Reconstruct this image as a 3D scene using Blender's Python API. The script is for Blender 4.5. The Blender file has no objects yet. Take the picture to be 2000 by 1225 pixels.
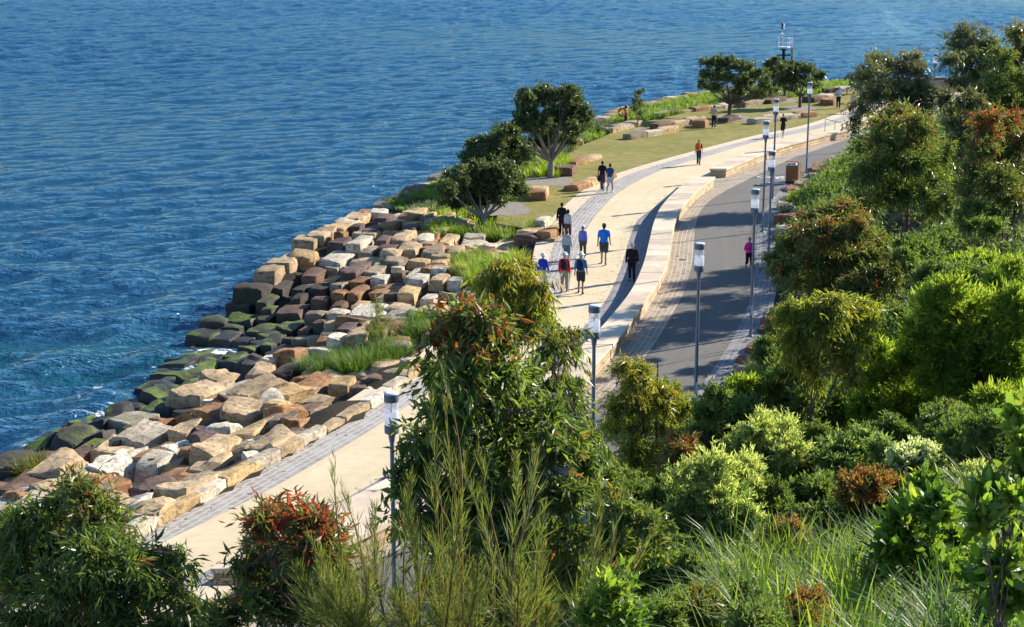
import bpy, math, random
import numpy as np
from mathutils import Vector, Matrix, noise
R = math.radians
SC = bpy.context.scene
COL = SC.collection
# ------------------------------------------------------------------ camera
F, CX, CY, H = 3200.0, 1000.0, 612.5, 15.0
TH = math.atan(762.5 / F)
ST, CT = math.sin(TH), math.cos(TH)
cam = bpy.data.cameras.new('camera'); camo = bpy.data.objects.new('camera', cam); COL.objects.link(camo)
cam.sensor_width = 36; cam.lens = 36 * F / 2000; cam.clip_end = 8000; cam.clip_start = 0.5
camo.location = (0, 0, H); camo.rotation_euler = (math.pi / 2 - TH, 0, 0)
SC.camera = camo
def ray(u, v):
    X = (u - CX) / F; Y = (CY - v) / F
    return np.array([X, CT + Y * ST, -ST + Y * CT])
def P(u, v, z=0.0):
    d = ray(u, v); t = (z - H) / d[2]
    return np.array([0, 0, H]) + t * d
def PY(u, v, y):                       # point of a sight line at world depth y
    d = ray(u, v); return np.array([0, 0, H]) + d * (y / d[1])
def dep(p):                            # depth along the optical axis
    return p[1] * CT + (H - p[2]) * ST
# ------------------------------------------------------------------ light
SUN_EL, SUN_DIR = R(27), (0.85, 0.53)
w = bpy.data.worlds.new('World'); SC.world = w; w.use_nodes = True
nt = w.node_tree; nt.nodes.clear()
sky = nt.nodes.new('ShaderNodeTexSky'); sky.sky_type = 'NISHITA'; sky.sun_disc = False
sky.sun_elevation = SUN_EL; sky.sun_rotation = math.atan2(SUN_DIR[0], SUN_DIR[1])
sky.air_density = 1.0; sky.dust_density = 0.0; sky.ozone_density = 6.0
bg = nt.nodes.new('ShaderNodeBackground'); bg.inputs[1].default_value = 0.098
wo = nt.nodes.new('ShaderNodeOutputWorld')
nt.links.new(sky.outputs[0], bg.inputs[0]); nt.links.new(bg.outputs[0], wo.inputs[0])
sl = bpy.data.lights.new('sun', 'SUN'); sl.energy = 4.6; sl.angle = R(0.5); sl.color = (1.0, 0.94, 0.84)
so = bpy.data.objects.new('sun', sl); COL.objects.link(so)
ce = math.cos(SUN_EL)
so.rotation_euler = Vector((SUN_DIR[0] * ce, SUN_DIR[1] * ce, math.sin(SUN_EL))).to_track_quat('Z', 'Y').to_euler()
so.location = (60, 60, 60)
SC.view_settings.view_transform = 'Standard'; SC.view_settings.look = 'None'; SC.view_settings.exposure = 1.1
SC.view_settings.gamma = 1.0; SC.view_settings.use_curve_mapping = False
# ------------------------------------------------------------------ objects
def mesh_np(name, verts, faces, attrs=None, uv=None, smooth=False, mats=(), mat_idx=None):
    """faces: (n,3) or (n,4) array; attrs: name -> per-face floats; uv: per-loop (n,2)"""
    verts = np.asarray(verts, dtype=np.float32); faces = np.asarray(faces, dtype=np.int32)
    me = bpy.data.meshes.new(name)
    n, k = faces.shape
    me.vertices.add(len(verts)); me.vertices.foreach_set('co', verts.ravel())
    me.loops.add(n * k); me.loops.foreach_set('vertex_index', faces.ravel())
    me.polygons.add(n); me.polygons.foreach_set('loop_start', np.arange(0, n * k, k, dtype=np.int32))
    me.polygons.foreach_set('loop_total', np.full(n, k, dtype=np.int32))
    me.polygons.foreach_set('use_smooth', np.full(n, smooth, dtype=bool))
    if mat_idx is not None: me.polygons.foreach_set('material_index', np.asarray(mat_idx, dtype=np.int32))
    if attrs:
        for a, vals in attrs.items():
            at = me.attributes.new(a, 'FLOAT', 'FACE'); at.data.foreach_set('value', np.asarray(vals, dtype=np.float32))
    if uv is not None:
        l = me.uv_layers.new(name='UVMap'); l.data.foreach_set('uv', np.asarray(uv, dtype=np.float32).ravel())
    me.update(calc_edges=True)
    for m in mats: me.materials.append(m)
    return me
def link(name, data, parent=None, loc=None, rz=0.0):
    o = bpy.data.objects.new(name, data); COL.objects.link(o)
    if parent is not None: o.parent = parent
    if loc is not None: o.location = loc
    if rz: o.rotation_euler = (0, 0, rz)
    return o
def tag(o, label=None, cat=None, group=None, kind=None):
    if label: o['label'] = label
    if cat: o['category'] = cat
    if group: o['group'] = group
    if kind: o['kind'] = kind
    return o
def empty(name, loc, rz=0, label=None, cat=None, group=None):
    return tag(link(name, None, None, tuple(float(q) for q in loc), rz), label, cat, group)
def copy_tree(o, parent=None):
    c = o.copy(); COL.objects.link(c)
    if parent is not None: c.parent = parent
    for ch in list(o.children): copy_tree(ch, c)
    return c
class MB:
    """collects solids with mixed face sizes"""
    def __init__(s): s.v = []; s.f = []; s.sm = []
    def add(s, vs, fs, smooth=False):
        b = len(s.v); s.v += [tuple(map(float, q)) for q in vs]; s.f += [tuple(b + i for i in f) for f in fs]
        s.sm += [smooth] * len(fs); return s
    def box(s, c, d, rz=0.0, tilt=None, taper=1.0):
        x, y, z = d[0] / 2, d[1] / 2, d[2] / 2
        M = Matrix.Rotation(rz, 4, 'Z')
        if tilt: M = M @ Matrix.Rotation(tilt[0], 4, 'X') @ Matrix.Rotation(tilt[1], 4, 'Y')
        vs = []
        for sz in (-1, 1):
            k = taper if sz > 0 else 1
            for sx, sy in ((-1, -1), (1, -1), (1, 1), (-1, 1)):
                vs.append(Vector(c) + M @ Vector((sx * x * k, sy * y * k, sz * z)))
        return s.add(vs, [(3, 2, 1, 0), (4, 5, 6, 7), (0, 1, 5, 4), (1, 2, 6, 5), (2, 3, 7, 6), (3, 0, 4, 7)])
    def rev(s, c, prof, n=20, caps=True):
        vs = []; fs = []
        for r, z in prof:
            for i in range(n):
                a = 2 * math.pi * i / n; vs.append((c[0] + r * math.cos(a), c[1] + r * math.sin(a), c[2] + z))
        for j in range(len(prof) - 1):
            for i in range(n):
                k = (i + 1) % n; fs.append((j * n + i, j * n + k, (j + 1) * n + k, (j + 1) * n + i))
        s.add(vs, fs, True)
        if caps:
            m = len(prof) - 1
            s.add([vs[i] for i in range(n)][::-1], [tuple(range(n))])
            s.add([vs[m * n + i] for i in range(n)], [tuple(range(n))])
        return s
    def tube(s, pts, r, n=8, caps=True):
        pts = [Vector(p) for p in pts]; rs = r if hasattr(r, '__len__') else [r] * len(pts)
        vs = []; fs = []; up = Vector((0, 0, 1))
        for i, p in enumerate(pts):
            t = (pts[min(i + 1, len(pts) - 1)] - pts[max(i - 1, 0)]).normalized()
            a = t.cross(up) if abs(t.z) < .95 else t.cross(Vector((1, 0, 0)))
            a.normalize(); b = t.cross(a)
            for k in range(n):
                an = 2 * math.pi * k / n; vs.append(p + (a * math.cos(an) + b * math.sin(an)) * rs[i])
        for j in range(len(pts) - 1):
            for k in range(n):
                m = (k + 1) % n; fs.append((j * n + k, (j + 1) * n + k, (j + 1) * n + m, j * n + m))
        s.add(vs, fs, True)
        if caps:
            s.add(vs[:n], [tuple(range(n))]); s.add(vs[-n:], [tuple(range(n))[::-1]])
        return s
    def mesh(s, name, mat):
        me = bpy.data.meshes.new(name); me.from_pydata(s.v, [], s.f); me.update()
        me.polygons.foreach_set('use_smooth', s.sm)
        for m in (mat if isinstance(mat, (list, tuple)) else [mat]): me.materials.append(m)
        return me
    def build(s, name, mat, parent=None, loc=None, rz=0.0): return link(name, s.mesh(name, mat), parent, loc, rz)
# ------------------------------------------------------------------ materials
class NT:
    def __init__(s, name):
        s.m = bpy.data.materials.new(name); s.m.use_nodes = True; s.t = s.m.node_tree; s.t.nodes.clear()
    def n(s, typ, ins=None, **kw):
        x = s.t.nodes.new(typ)
        for k, v in kw.items(): setattr(x, k, v)
        for k, v in (ins or {}).items():
            if isinstance(v, tuple) and len(v) == 2 and hasattr(v[0], 'outputs'): s.t.links.new(v[0].outputs[v[1]], x.inputs[k])
            elif hasattr(v, 'outputs'): s.t.links.new(v.outputs[0], x.inputs[k])
            else: x.inputs[k].default_value = v
        return x
    def noise(s, vec, scale, det=4, rough=.55, dist=0):
        return s.n('ShaderNodeTexNoise', {'Vector': vec, 'Scale': scale, 'Detail': det, 'Roughness': rough, 'Distortion': dist})
    def ramp(s, fac, stops, interp='LINEAR'):
        x = s.n('ShaderNodeValToRGB', {'Fac': fac}); cr = x.color_ramp; cr.interpolation = interp
        while len(cr.elements) < len(stops): cr.elements.new(.5)
        for e, (p, c) in zip(cr.elements, stops):
            e.position = p; e.color = (c[0], c[1], c[2], 1) if hasattr(c, '__len__') else (c, c, c, 1)
        return x
    def mix(s, fac, a, b, mode='MIX'):
        x = s.n('ShaderNodeMix', data_type='RGBA', blend_type=mode)
        for k, v in ((0, fac), (6, a), (7, b)):
            if isinstance(v, tuple) and hasattr(v[0], 'outputs'): s.t.links.new(v[0].outputs[v[1]], x.inputs[k])
            elif hasattr(v, 'outputs'):
                s.t.links.new(v.outputs[2] if v.bl_idname == 'ShaderNodeMix' else v.outputs[0], x.inputs[k])
            elif k and hasattr(v, '__len__'): x.inputs[k].default_value = (*v[:3], 1)
            else: x.inputs[k].default_value = v
        return x
    def math(s, op, a, b=0.5, c=None):
        ins = {0: a, 1: b}
        if c is not None: ins[2] = c
        return s.n('ShaderNodeMath', ins, operation=op)
    def out(s, color, rough=.8, spec=.3, bump=None, bs=.5, bd=.02, metal=0, extra=None):
        p = s.n('ShaderNodeBsdfPrincipled')
        for k, v in (('Base Color', color), ('Roughness', rough), ('Specular IOR Level', spec), ('Metallic', metal)):
            if isinstance(v, tuple) and hasattr(v[0], 'outputs'): s.t.links.new(v[0].outputs[v[1]], p.inputs[k])
            elif hasattr(v, 'outputs'): s.t.links.new(v.outputs[2] if v.bl_idname == 'ShaderNodeMix' else v.outputs[0], p.inputs[k])
            elif k == 'Base Color': p.inputs[k].default_value = (*v[:3], 1)
            else: p.inputs[k].default_value = v
        if bump is not None:
            b = s.n('ShaderNodeBump', {'Height': bump, 'Strength': bs, 'Distance': bd})
            s.t.links.new(b.outputs[0], p.inputs['Normal'])
        for k, v in (extra or {}).items(): p.inputs[k].default_value = v
        o = s.n('ShaderNodeOutputMaterial'); s.t.links.new(p.outputs[0], o.inputs[0]); s.p = p
        return s.m
def plain(name, c, rough=.6, spec=.4, metal=0, var=.12, sc=30):
    t = NT(name); g = t.n('ShaderNodeTexCoord')
    nz = t.noise((g, 3), sc, 3)
    a = tuple(q * (1 - var) for q in c); b = tuple(min(1, q * (1 + var)) for q in c)
    return t.out(t.mix((nz, 0), a, b), rough, spec, bump=(nz, 0), bs=.15, bd=.01, metal=metal)
# ------------------------------------------------------------------ the plan (curves x(y) in metres)
def curve(px, z=0.0, extra_lo=(), extra_hi=(), sm=1.5):
    pts = [P(u, v, z)[:2] for u, v in px]
    pts = list(extra_lo) + pts + list(extra_hi)
    pts = sorted(pts, key=lambda q: q[1])
    ys = np.array([q[1] for q in pts]); xs = np.array([q[0] for q in pts])
    Y = np.arange(-30, 230, .5)
    X = np.interp(Y, ys, xs)
    lo = (xs[1] - xs[0]) / (ys[1] - ys[0]); hi = (xs[-1] - xs[-2]) / (ys[-1] - ys[-2])
    lo = max(min(lo, .7), .0); hi = max(min(hi, 2.5), -.5)
    X = np.where(Y < ys[0], xs[0] + lo * (Y - ys[0]), X); X = np.where(Y > ys[-1], xs[-1] + hi * (Y - ys[-1]), X)
    k = np.exp(-.5 * (np.arange(-12, 13) * .5 / sm) ** 2); k /= k.sum()
    Xp = np.pad(X, 12, mode='reflect', reflect_type='odd')
    return Y, np.convolve(Xp, k, 'valid')
def ev(c, y): return np.interp(y, c[0], c[1])
cA = curve([(277,1049),(361,1003),(490,933),(592,874),(656,842),(754,784),(834,725),(950,642),(1045,572),(1070,520),(1080,480),(1094,452),(1117,420),(1163,376),(1209,348),(1250,333),(1309,315),(1368,299),(1426,283),(1500,264),(1582,248),(1632,233),(1690,208),(1800,176),(1880,160)])
cB = curve([(370,1034),(500,972),(645,889),(754,822),(834,765),(960,680),(1080,600),(1112,555),(1126,500),(1145,445),(1166,417),(1202,378),(1256,348),(1303,327),(1368,309.5),(1456,281.6),(1514,269),(1582,256),(1632,243),(1700,216),(1815,181),(1890,166)])
cK = (cA[0], cA[1] - np.interp(cA[0], [64, 71, 79, 200], [.02, .7, .95, 1.0]))
WZ = .55
_D = [(395,1116),(459,1101),(620,1000),(754,940),(900,850),(1020,765),(1117,692),(1176,639),(1235,567),(1257.6,515),(1267,476),(1275.6,437),(1287,407),(1316,375),(1339,356),(1352,344)]
_D2 = [(1394,325.7),(1455.7,297.8),(1514.5,280),(1547,270),(1591,263),(1641,253),(1720,232),(1830,200)]
_E = [(398,1168),(480,1140),(707,1049),(769,1027),(900,930),(1020,832),(1126.6,751),(1189,680),(1218,651),(1257.6,590),(1287,551),(1300,522),(1306.6,502),(1311.5,469),(1316,437),(1326,414),(1342.5,391),(1365,368),(1396,346)]
_E2 = [(1425,327),(1473,306.6),(1523,286),(1573,274),(1617,262),(1650,254.5),(1730,236),(1850,205)]
def _w(a, b, z):
    c = curve(a, z); d = curve(b, z); return c, (d[0], np.maximum(d[1], c[1] + .8))
cD, cE = _w(_D + _D2, _E + _E2, WZ); cD1, cE1 = _w(_D, _E, WZ); cD2, cE2 = _w(_D2, _E2, WZ)
cC = (cD[0], cD[1] - np.interp(cD[0], [84, 90, 96], [1.1, .6, .05]))
LAMPS = [(-2.5,32.6),(2.1,40.6),(5.7,48.9),(8.9,59.3),(11.1,69.6),(12.5,80.5),(14.6,90.8),(18.2,100.6),(23.4,110.4),(31,121),(42,134)]
cG = curve([(1368,758),(1394,721),(1430,665),(1459,610),(1475,548),(1478,457),(1494,408),(1526,368),(1560,352),(1600,322),(1640,300),(1665,289),(1720,265)], extra_lo=[(-2.7,32.6),(1.9,40.6)], extra_hi=[])
cG = (cG[0], cG[1] - .0)
cF = curve([(1230,735),(1274,680),(1310,623),(1339,564),(1354,508),(1355,463),(1362,420),(1385,391),(1431,365),(1480,342),(1540,312),(1655,272),(1720,252)], extra_lo=[(-6.0,32.6),(-1.4,40.6)])
cF = (cF[0], np.maximum(cF[1], cE[1] + .5)); cG = (cG[0], np.maximum(cG[1], cF[1] + 2.2))
cH = (cG[0], cG[1] + np.interp(cG[0], [30, 60, 85, 110], [1.0, 1.05, .85, .5]))
# shoreline
sh = [(-60,0),(-40,22),(-26,36),(-21,44),(-16.7,50.8),(-14,57),(-13.2,66),(-13,73.4),(-11.6,76),(-10.7,79),(-7.6,88.6),(-4.4,99.9),(0,110),(5.1,124.8),(8.4,135),(15.2,147.8),(23.6,157),(32.8,161.7),(43,164),(60,168),(110,174)]
SHP = np.array(sh, dtype=float)
def seg_dist(x, y, pts):
    x = np.asarray(x, dtype=float); y = np.asarray(y, dtype=float)
    best = np.full(x.shape, 1e9); sign = np.ones(x.shape)
    for (x0, y0), (x1, y1) in zip(pts[:-1], pts[1:]):
        dx, dy = x1 - x0, y1 - y0; L2 = dx * dx + dy * dy
        t = np.clip(((x - x0) * dx + (y - y0) * dy) / L2, 0, 1)
        d = np.hypot(x - x0 - t * dx, y - y0 - t * dy)
        s = np.sign((x - x0) * dy - (y - y0) * dx)      # + on the right-hand (land) side
        m = d < best; best = np.where(m, d, best); sign = np.where(m, s, sign)
    return best * sign
WATER = -2.2
ctrl = [(700,400,.15),(600,480,.0),(560,510,-.2),(540,480,-.1),(480,550,-.7),(470,600,-1.6),(520,640,-1.85),(560,650,-1.6),(590,560,-1.2),(640,600,-1.0),(640,520,-.75),(700,520,-.3),(690,570,-.7),(800,480,.1),(850,600,.15),(900,520,.3),(600,700,-1.0),(520,690,-1.7),(430,690,-2.1),
 (640,740,-.4),(760,720,.2),(380,740,-1.95),(480,740,-1.0),(560,780,-.3),(640,800,.15),(310,780,-1.95),(230,840,-1.95),(300,850,-.9),(400,860,-.3),(520,880,.2),(60,900,-1.95),(150,900,-1.2),(250,930,-.5),(350,970,.2),(100,960,-.6),(250,1000,.15),(0,960,-.8),(700,460,.1),(760,420,.15),(740,440,.1),(650,450,.05),(850,540,.2),(740,640,-.1),(720,600,-.4)]
CT3 = np.array([[*P(u, v, z)[:2], z] for u, v, z in ctrl])
def idw(x, y):
    x = np.asarray(x, float); y = np.asarray(y, float); num = 0; den = 0
    for cx_, cy_, cz in CT3:
        wgt = 1 / ((x - cx_) ** 2 + (y - cy_) ** 2 + .15) ** 1.6
        num = num + wgt * cz; den = den + wgt
    return num / den
def hillz(r): return np.where(r < 22, .5 * r - .0035 * r * r, 9.3 + .2 * (r - 22))
SLOPE_N = math.cos(math.atan(.42))
def G(x, y):
    """terrain height"""
    x = np.asarray(x, float); y = np.asarray(y, float)
    r = (x - ev(cH, y) - .25) * np.where(y < 85, SLOPE_N, .62)
    s = seg_dist(x, y, SHP)
    z = np.where(r > 0, np.minimum(hillz(np.maximum(r, 0)), 11.5) * np.interp(y, [0, 85, 120, 150], [1, 1, .55, .0]), -.06)
    # riprap zone
    left = (x < ev(cK, y) - .1)
    rz = np.clip(idw(x, y), -2.4, .35)
    fade = np.interp(y, [84, 92], [1, 0]) * np.interp(y, [34, 42], [0, 1])
    slope_lo = np.clip(-2.3 + 2.5 * s / np.maximum(s + (ev(cK, y) - x), 1e-3), -2.3, .1)
    rz = rz - .5 * np.clip(((ev(cA, y) - 1.4) - x) / 1.0, 0, 1)
    zz = np.where(y < 60, (slope_lo - .3) * (1 - fade) + rz * fade, rz * fade + (-.06) * (1 - fade))
    z = np.where(left, np.minimum(zz, .3), z)
    z = np.where(s < .6, np.minimum(z, -2.6 + 2.0 * np.clip(s, -1.5, .6)), z)
    return np.maximum(z, -5.0)
def Gs(x, y): return float(G(np.array([x]), np.array([y]))[0])
def PG(u, v):                           # sight line meets terrain
    d = ray(u, v); t = 8.0
    for i in range(4000):
        p = np.array([0, 0, H]) + d * t
        g = Gs(p[0], p[1])
        if p[2] <= g: return np.array([p[0], p[1], g])
        t += max(.05, (p[2] - g) * .6)
    return P(u, v, 0)
# ================================================================== setting
def tc(t): return t.n('ShaderNodeTexCoord')
def m_soil():
    t = NT('soil'); g = tc(t)
    n1 = t.noise((g, 3), .6, 5); n2 = t.noise((g, 3), 14, 5)
    c = t.ramp((n1, 0), [(.3, (.035, .03, .02)), (.5, (.06, .045, .03)), (.7, (.04, .05, .02))])
    c2 = t.mix((n2, 0), (.35, .35, .35), (1.3, 1.3, 1.3))
    return t.out(t.mix(1.0, c, c2, 'MULTIPLY'), .95, .1, (n2, 0), .8, .05)
M_SOIL = m_soil()
def m_sand():
    t = NT('decomposed_granite'); g = tc(t)
    a = t.noise((g, 3), .35, 4); b = t.noise((g, 3), 3.0, 5, .6); c = t.noise((g, 3), 60, 3, .7)
    m = t.mix(t.ramp((a, 0), [(.35, 0), (.65, 1)]), (.61, .475, .28), (.70, .565, .36))
    m = t.mix(t.ramp((b, 0), [(.45, 0), (.66, .5)]), m, (.50, .40, .255))
    uvn = t.n('ShaderNodeUVMap'); mp = t.n('ShaderNodeMapping', {'Vector': (uvn, 0), 'Scale': (.06, 1.6, 1)}); tr = t.noise((mp, 0), 1.0, 4, .6)
    m = t.mix(t.ramp((tr, 0), [(.5, 0), (.64, .45)]), m, (.50, .40, .26))
    m = t.mix(t.ramp((c, 0), [(.35, .0), (.65, .35)]), m, (.72, .61, .43))
    return t.out(m, .95, .15, (c, 0), .4, .01)
def m_pave(name, cols, mortar, bw=.32, bh=.16, mort=.012):
    t = NT(name); g = t.n('ShaderNodeUVMap')
    br = t.n('ShaderNodeTexBrick', {'Vector': (g, 0), 'Color1': (0, 0, 0, 1), 'Color2': (1, 1, 1, 1), 'Mortar': (.5, .5, .5, 1), 'Scale': 1.0,
        'Mortar Size': mort, 'Mortar Smooth': .2, 'Bias': 0.0, 'Brick Width': bw, 'Row Height': bh}, offset=.5, squash=1.0)
    tcg = tc(t); nz = t.noise((tcg, 3), 9, 4); big = t.noise((tcg, 3), .5, 3)
    c = t.ramp((br, 0), [(i / (len(cols) - 1), q) for i, q in enumerate(cols)])
    c = t.mix((nz, 0), t.mix(1.0, c, (.82, .82, .82), 'MULTIPLY'), c)
    c = t.mix(t.ramp((big, 0), [(.4, 0), (.65, .3)]), c, mortar)
    c = t.mix((br, 1), c, mortar)
    h = t.math('SUBTRACT', 1.0, (br, 1))
    return t.out(c, .85, .25, h, .6, .015)
M_SAND = m_sand()
M_PAVE_GREY = m_pave('grey_setts', [(.27,.25,.235),(.36,.335,.30),(.31,.255,.21),(.44,.41,.37)], (.56,.52,.46), .42, .21, .020)
M_PAVE_WARM = m_pave('warm_setts', [(.30,.235,.165),(.38,.30,.215),(.25,.19,.14),(.42,.35,.26)], (.50,.43,.33), .36, .20, .022)
M_PAVE_BLUE = m_pave('blue_setts', [(.22,.21,.20),(.28,.26,.25),(.18,.18,.19),(.32,.29,.27)], (.34,.32,.30), .42, .21, .018)
def m_asphalt():
    t = NT('asphalt'); g = tc(t); uvn = t.n('ShaderNodeUVMap')
    a = t.noise((g, 3), .4, 4); b = t.noise((g, 3), 90, 2, .8)
    mp = t.n('ShaderNodeMapping', {'Vector': (uvn, 0), 'Scale': (.05, 3.0, 1)})
    st = t.noise((mp, 0), 1.0, 3)
    c = t.mix((a, 0), (.115, .105, .092), (.155, .142, .122))
    c = t.mix(t.ramp((st, 0), [(.45, 0), (.6, .35)]), c, (.175, .16, .137))
    c = t.mix(t.ramp((b, 0), [(.4, 0), (.7, .5)]), c, (.22, .205, .18))
    return t.out(c, .9, .25, (b, 0), .4, .01)
M_ASPH = m_asphalt()
def m_lawn():
    t = NT('dry_lawn'); g = tc(t)
    a = t.noise((g, 3), .22, 4, .6); b = t.noise((g, 3), 1.6, 5, .65); c = t.noise((g, 3), 22, 3, .7)
    m = t.ramp((a, 0), [(.3, (.25, .225, .055)), (.5, (.35, .285, .09)), (.7, (.43, .34, .125))])
    m = t.mix(t.ramp((b, 0), [(.4, 0), (.66, .7)]), m, (.17, .19, .045)); d_ = t.noise((g, 3), .55, 3, .5, 1.5); m = t.mix(t.ramp((d_, 0), [(.56, 0), (.70, .7)]), m, (.38, .30, .15))
    m = t.mix(t.ramp((c, 0), [(.35, .45), (.65, 0)]), m, (.09, .10, .025))
    return t.out(m, .95, .1, (c, 0), .8, .04)
M_LAWN = m_lawn()
def m_stone_band():
    t = NT('cream_stone_band'); g = tc(t)
    a = t.noise((g, 3), 1.2, 5); b = t.noise((g, 3), 18, 4)
    m = t.mix((a, 0), (.60, .46, .30), (.74, .62, .45)); m = t.mix(t.ramp((b, 0), [(.4, .3), (.6, 0)]), m, (.45, .35, .22))
    return t.out(m, .85, .2, (b, 0), .3, .01)
M_BAND = m_stone_band()
def strip(name, cl, cr, y0, y1, z, mat, nx=4, step=.5):
    ys = np.arange(y0, y1 + 1e-6, step); L = ev(cl, ys); Rr = ev(cr, ys)
    mid = (L + Rr) / 2; dl = np.hypot(np.gradient(mid), np.gradient(ys)); u = np.cumsum(dl)
    cosn = np.gradient(ys) / dl
    V = []; UV = []
    for j in range(nx + 1):
        f = j / nx; V.append(np.stack([L + (Rr - L) * f, ys, np.full_like(ys, z)], 1))
        UV.append(np.stack([u, (Rr - L) * f * cosn], 1))
    V = np.stack(V, 1).reshape(-1, 3); UV = np.stack(UV, 1).reshape(-1, 2)
    n = len(ys); idx = np.arange(n * (nx + 1)).reshape(n, nx + 1)
    f = np.stack([idx[:-1, :-1], idx[:-1, 1:], idx[1:, 1:], idx[1:, :-1]], -1).reshape(-1, 4)
    me = mesh_np(name, V, f, uv=UV[f.ravel()], mats=[mat])
    return tag(link(name, me), kind='structure')
# ground sheet
gx = np.concatenate([np.arange(-70, -26, 2.0), np.arange(-26, 46, .6), np.arange(46, 260, 4.0)])
gy = np.concatenate([np.arange(-60, 8, 3.0), np.arange(8, 175, .6), np.arange(175, 260, 5.0)])
XX, YY = np.meshgrid(gx, gy, indexing='ij'); ZZ = G(XX, YY)
nzv = np.array([noise.noise((x * .35, y * .35, 0)) for x, y in zip(XX.ravel(), YY.ravel())]).reshape(XX.shape)
onhill = np.clip((XX - ev(cH, YY) - .5) / 2, 0, 1)
ZZ = ZZ + nzv * .35 * onhill
ii = np.arange(XX.size).reshape(XX.shape)
ff = np.stack([ii[:-1, :-1], ii[1:, :-1], ii[1:, 1:], ii[:-1, 1:]], -1).reshape(-1, 4)
ground = tag(link('ground', mesh_np('ground', np.stack([XX, YY, ZZ], -1).reshape(-1, 3), ff, smooth=True, mats=[M_SOIL])), kind='structure')
Y1 = 150
strip('kerb_backing', (cA[0], cA[1] - 1.25), cA, 50, 67, -.004, M_BAND, 3)
strip('cobbled_edging', cK, cA, 64, Y1, .000, M_BAND, 2)
strip('sett_pavement', cA, cB, 22, Y1, .004, M_PAVE_GREY, 4)
strip('gravel_promenade', cB, cC, 22, Y1, .000, M_SAND, 8)
strip('inner_pavement', cC, cD, 22, Y1, .004, M_PAVE_BLUE, 3)
strip('wall_footing_pavement', cD, cE, 22, Y1, -.004, M_PAVE_WARM, 2)
strip('roadside_pavement', cE, cF, 22, Y1, .004, M_PAVE_WARM, 4)
strip('road', cF, cG, 22, Y1, .000, M_ASPH, 8)
strip('lamp_side_pavement', cG, cH, 22, Y1, .006, M_PAVE_BLUE, 4)
# fallen leaves along the edges
rl_ = np.random.default_rng(31); n_ = 5200; yl = 26 + rl_.random(n_) * 90
wh = rl_.integers(0, 5, n_); basex = np.choose(wh, [ev(cG, yl), ev(cC, yl), ev(cE, yl) + .15, ev(cA, yl) + .1, ev(cH, yl) - .2])
xl = basex + rl_.normal(0, .35, n_) * np.where(wh == 0, 1.6, 1); sz = rl_.uniform(.03, .075, n_); an = rl_.random(n_) * 6.28
inw = (xl > ev(cD, yl) - .02) & (xl < ev(cE, yl) + .02); xl = xl[~inw]; yl = yl[~inw]; sz = sz[~inw]; an = an[~inw]
dx_ = np.stack([np.cos(an), np.sin(an)], 1) * sz[:, None]; dy_ = np.stack([-np.sin(an), np.cos(an)], 1) * sz[:, None] * .3; c0_ = np.stack([xl, yl], 1)
Vl = np.stack([c0_ - dx_, c0_ - dy_, c0_ + dx_, c0_ + dy_], 1).reshape(-1, 2); Vl = np.concatenate([Vl, np.full((len(Vl), 1), .012)], 1)
Vl[1::4, 2] += .008; tl2 = NT('dead_leaf'); ntl = tl2.noise((tc(tl2), 3), 3, 2)
M_DEAD = tl2.out(tl2.mix((ntl, 0), (.12, .06, .025), (.30, .18, .09)), .8, .2)
tag(link('leaf_litter', mesh_np('leaf_litter', Vl, np.arange(len(Vl)).reshape(-1, 4), mats=[M_DEAD])), kind='stuff')
# ---- lawn
def poly_sheet(name, px, z, mat, kind='structure'):
    pts = [tuple(P(u, v, z)) for u, v in px]
    me = bpy.data.meshes.new(name); me.from_pydata(pts, [], [tuple(range(len(pts)))]); me.update(); me.materials.append(mat)
    o = link(name, me); tag(o, kind=kind); return o
lawn_l = [(968,436),(972,418),(1005,395),(1010,360),(1060,335),(1105,303),(1130,286),(1172,270),(1222,247),(1258,238),(1300,229),(1340,220),(1415,210),(1456,202),(1514,194),(1600,184),(1640,178),(1700,172)]
ylaw = [float(q) for q in np.linspace(P(1094,452)[1], P(1700,206)[1], 40)]
edge = [(float(ev(cK, y)), y) for y in ylaw]
pts = [tuple(P(u, v, .02)) for u, v in lawn_l[::-1]]
pts = [(x, y, .02) for x, y in edge] + pts
me = bpy.data.meshes.new('lawn'); me.from_pydata(pts, [], [tuple(range(len(pts)))]); me.update(); me.materials.append(M_LAWN)
tag(link('lawn', me), kind='structure')
t = NT('mulch'); g = tc(t); a = t.noise((g, 3), 20, 4, .8)
M_MULCH = t.out(t.ramp((a, 0), [(.38, (.10, .085, .07)), (.5, (.28, .245, .20)), (.62, (.46, .41, .34))]), .95, .1, (a, 0), .8, .04)
for (u, v, ru, rv) in [(1070,352,48,14),(985,408,48,16),(1430,231,38,7),(1560,212,34,6),(1250,252,12,3),(1530,197,26,5)]:
    px = [(u + ru * math.cos(a) * (1 + .12 * math.sin(3 * a)), v + rv * math.sin(a) * (1 + .14 * math.cos(2 * a) + .08 * math.sin(7 * a + u))) for a in np.linspace(0, 2 * math.pi, 41)[:-1]]
    poly_sheet('mulch_bed', px, .03, M_MULCH)
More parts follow.
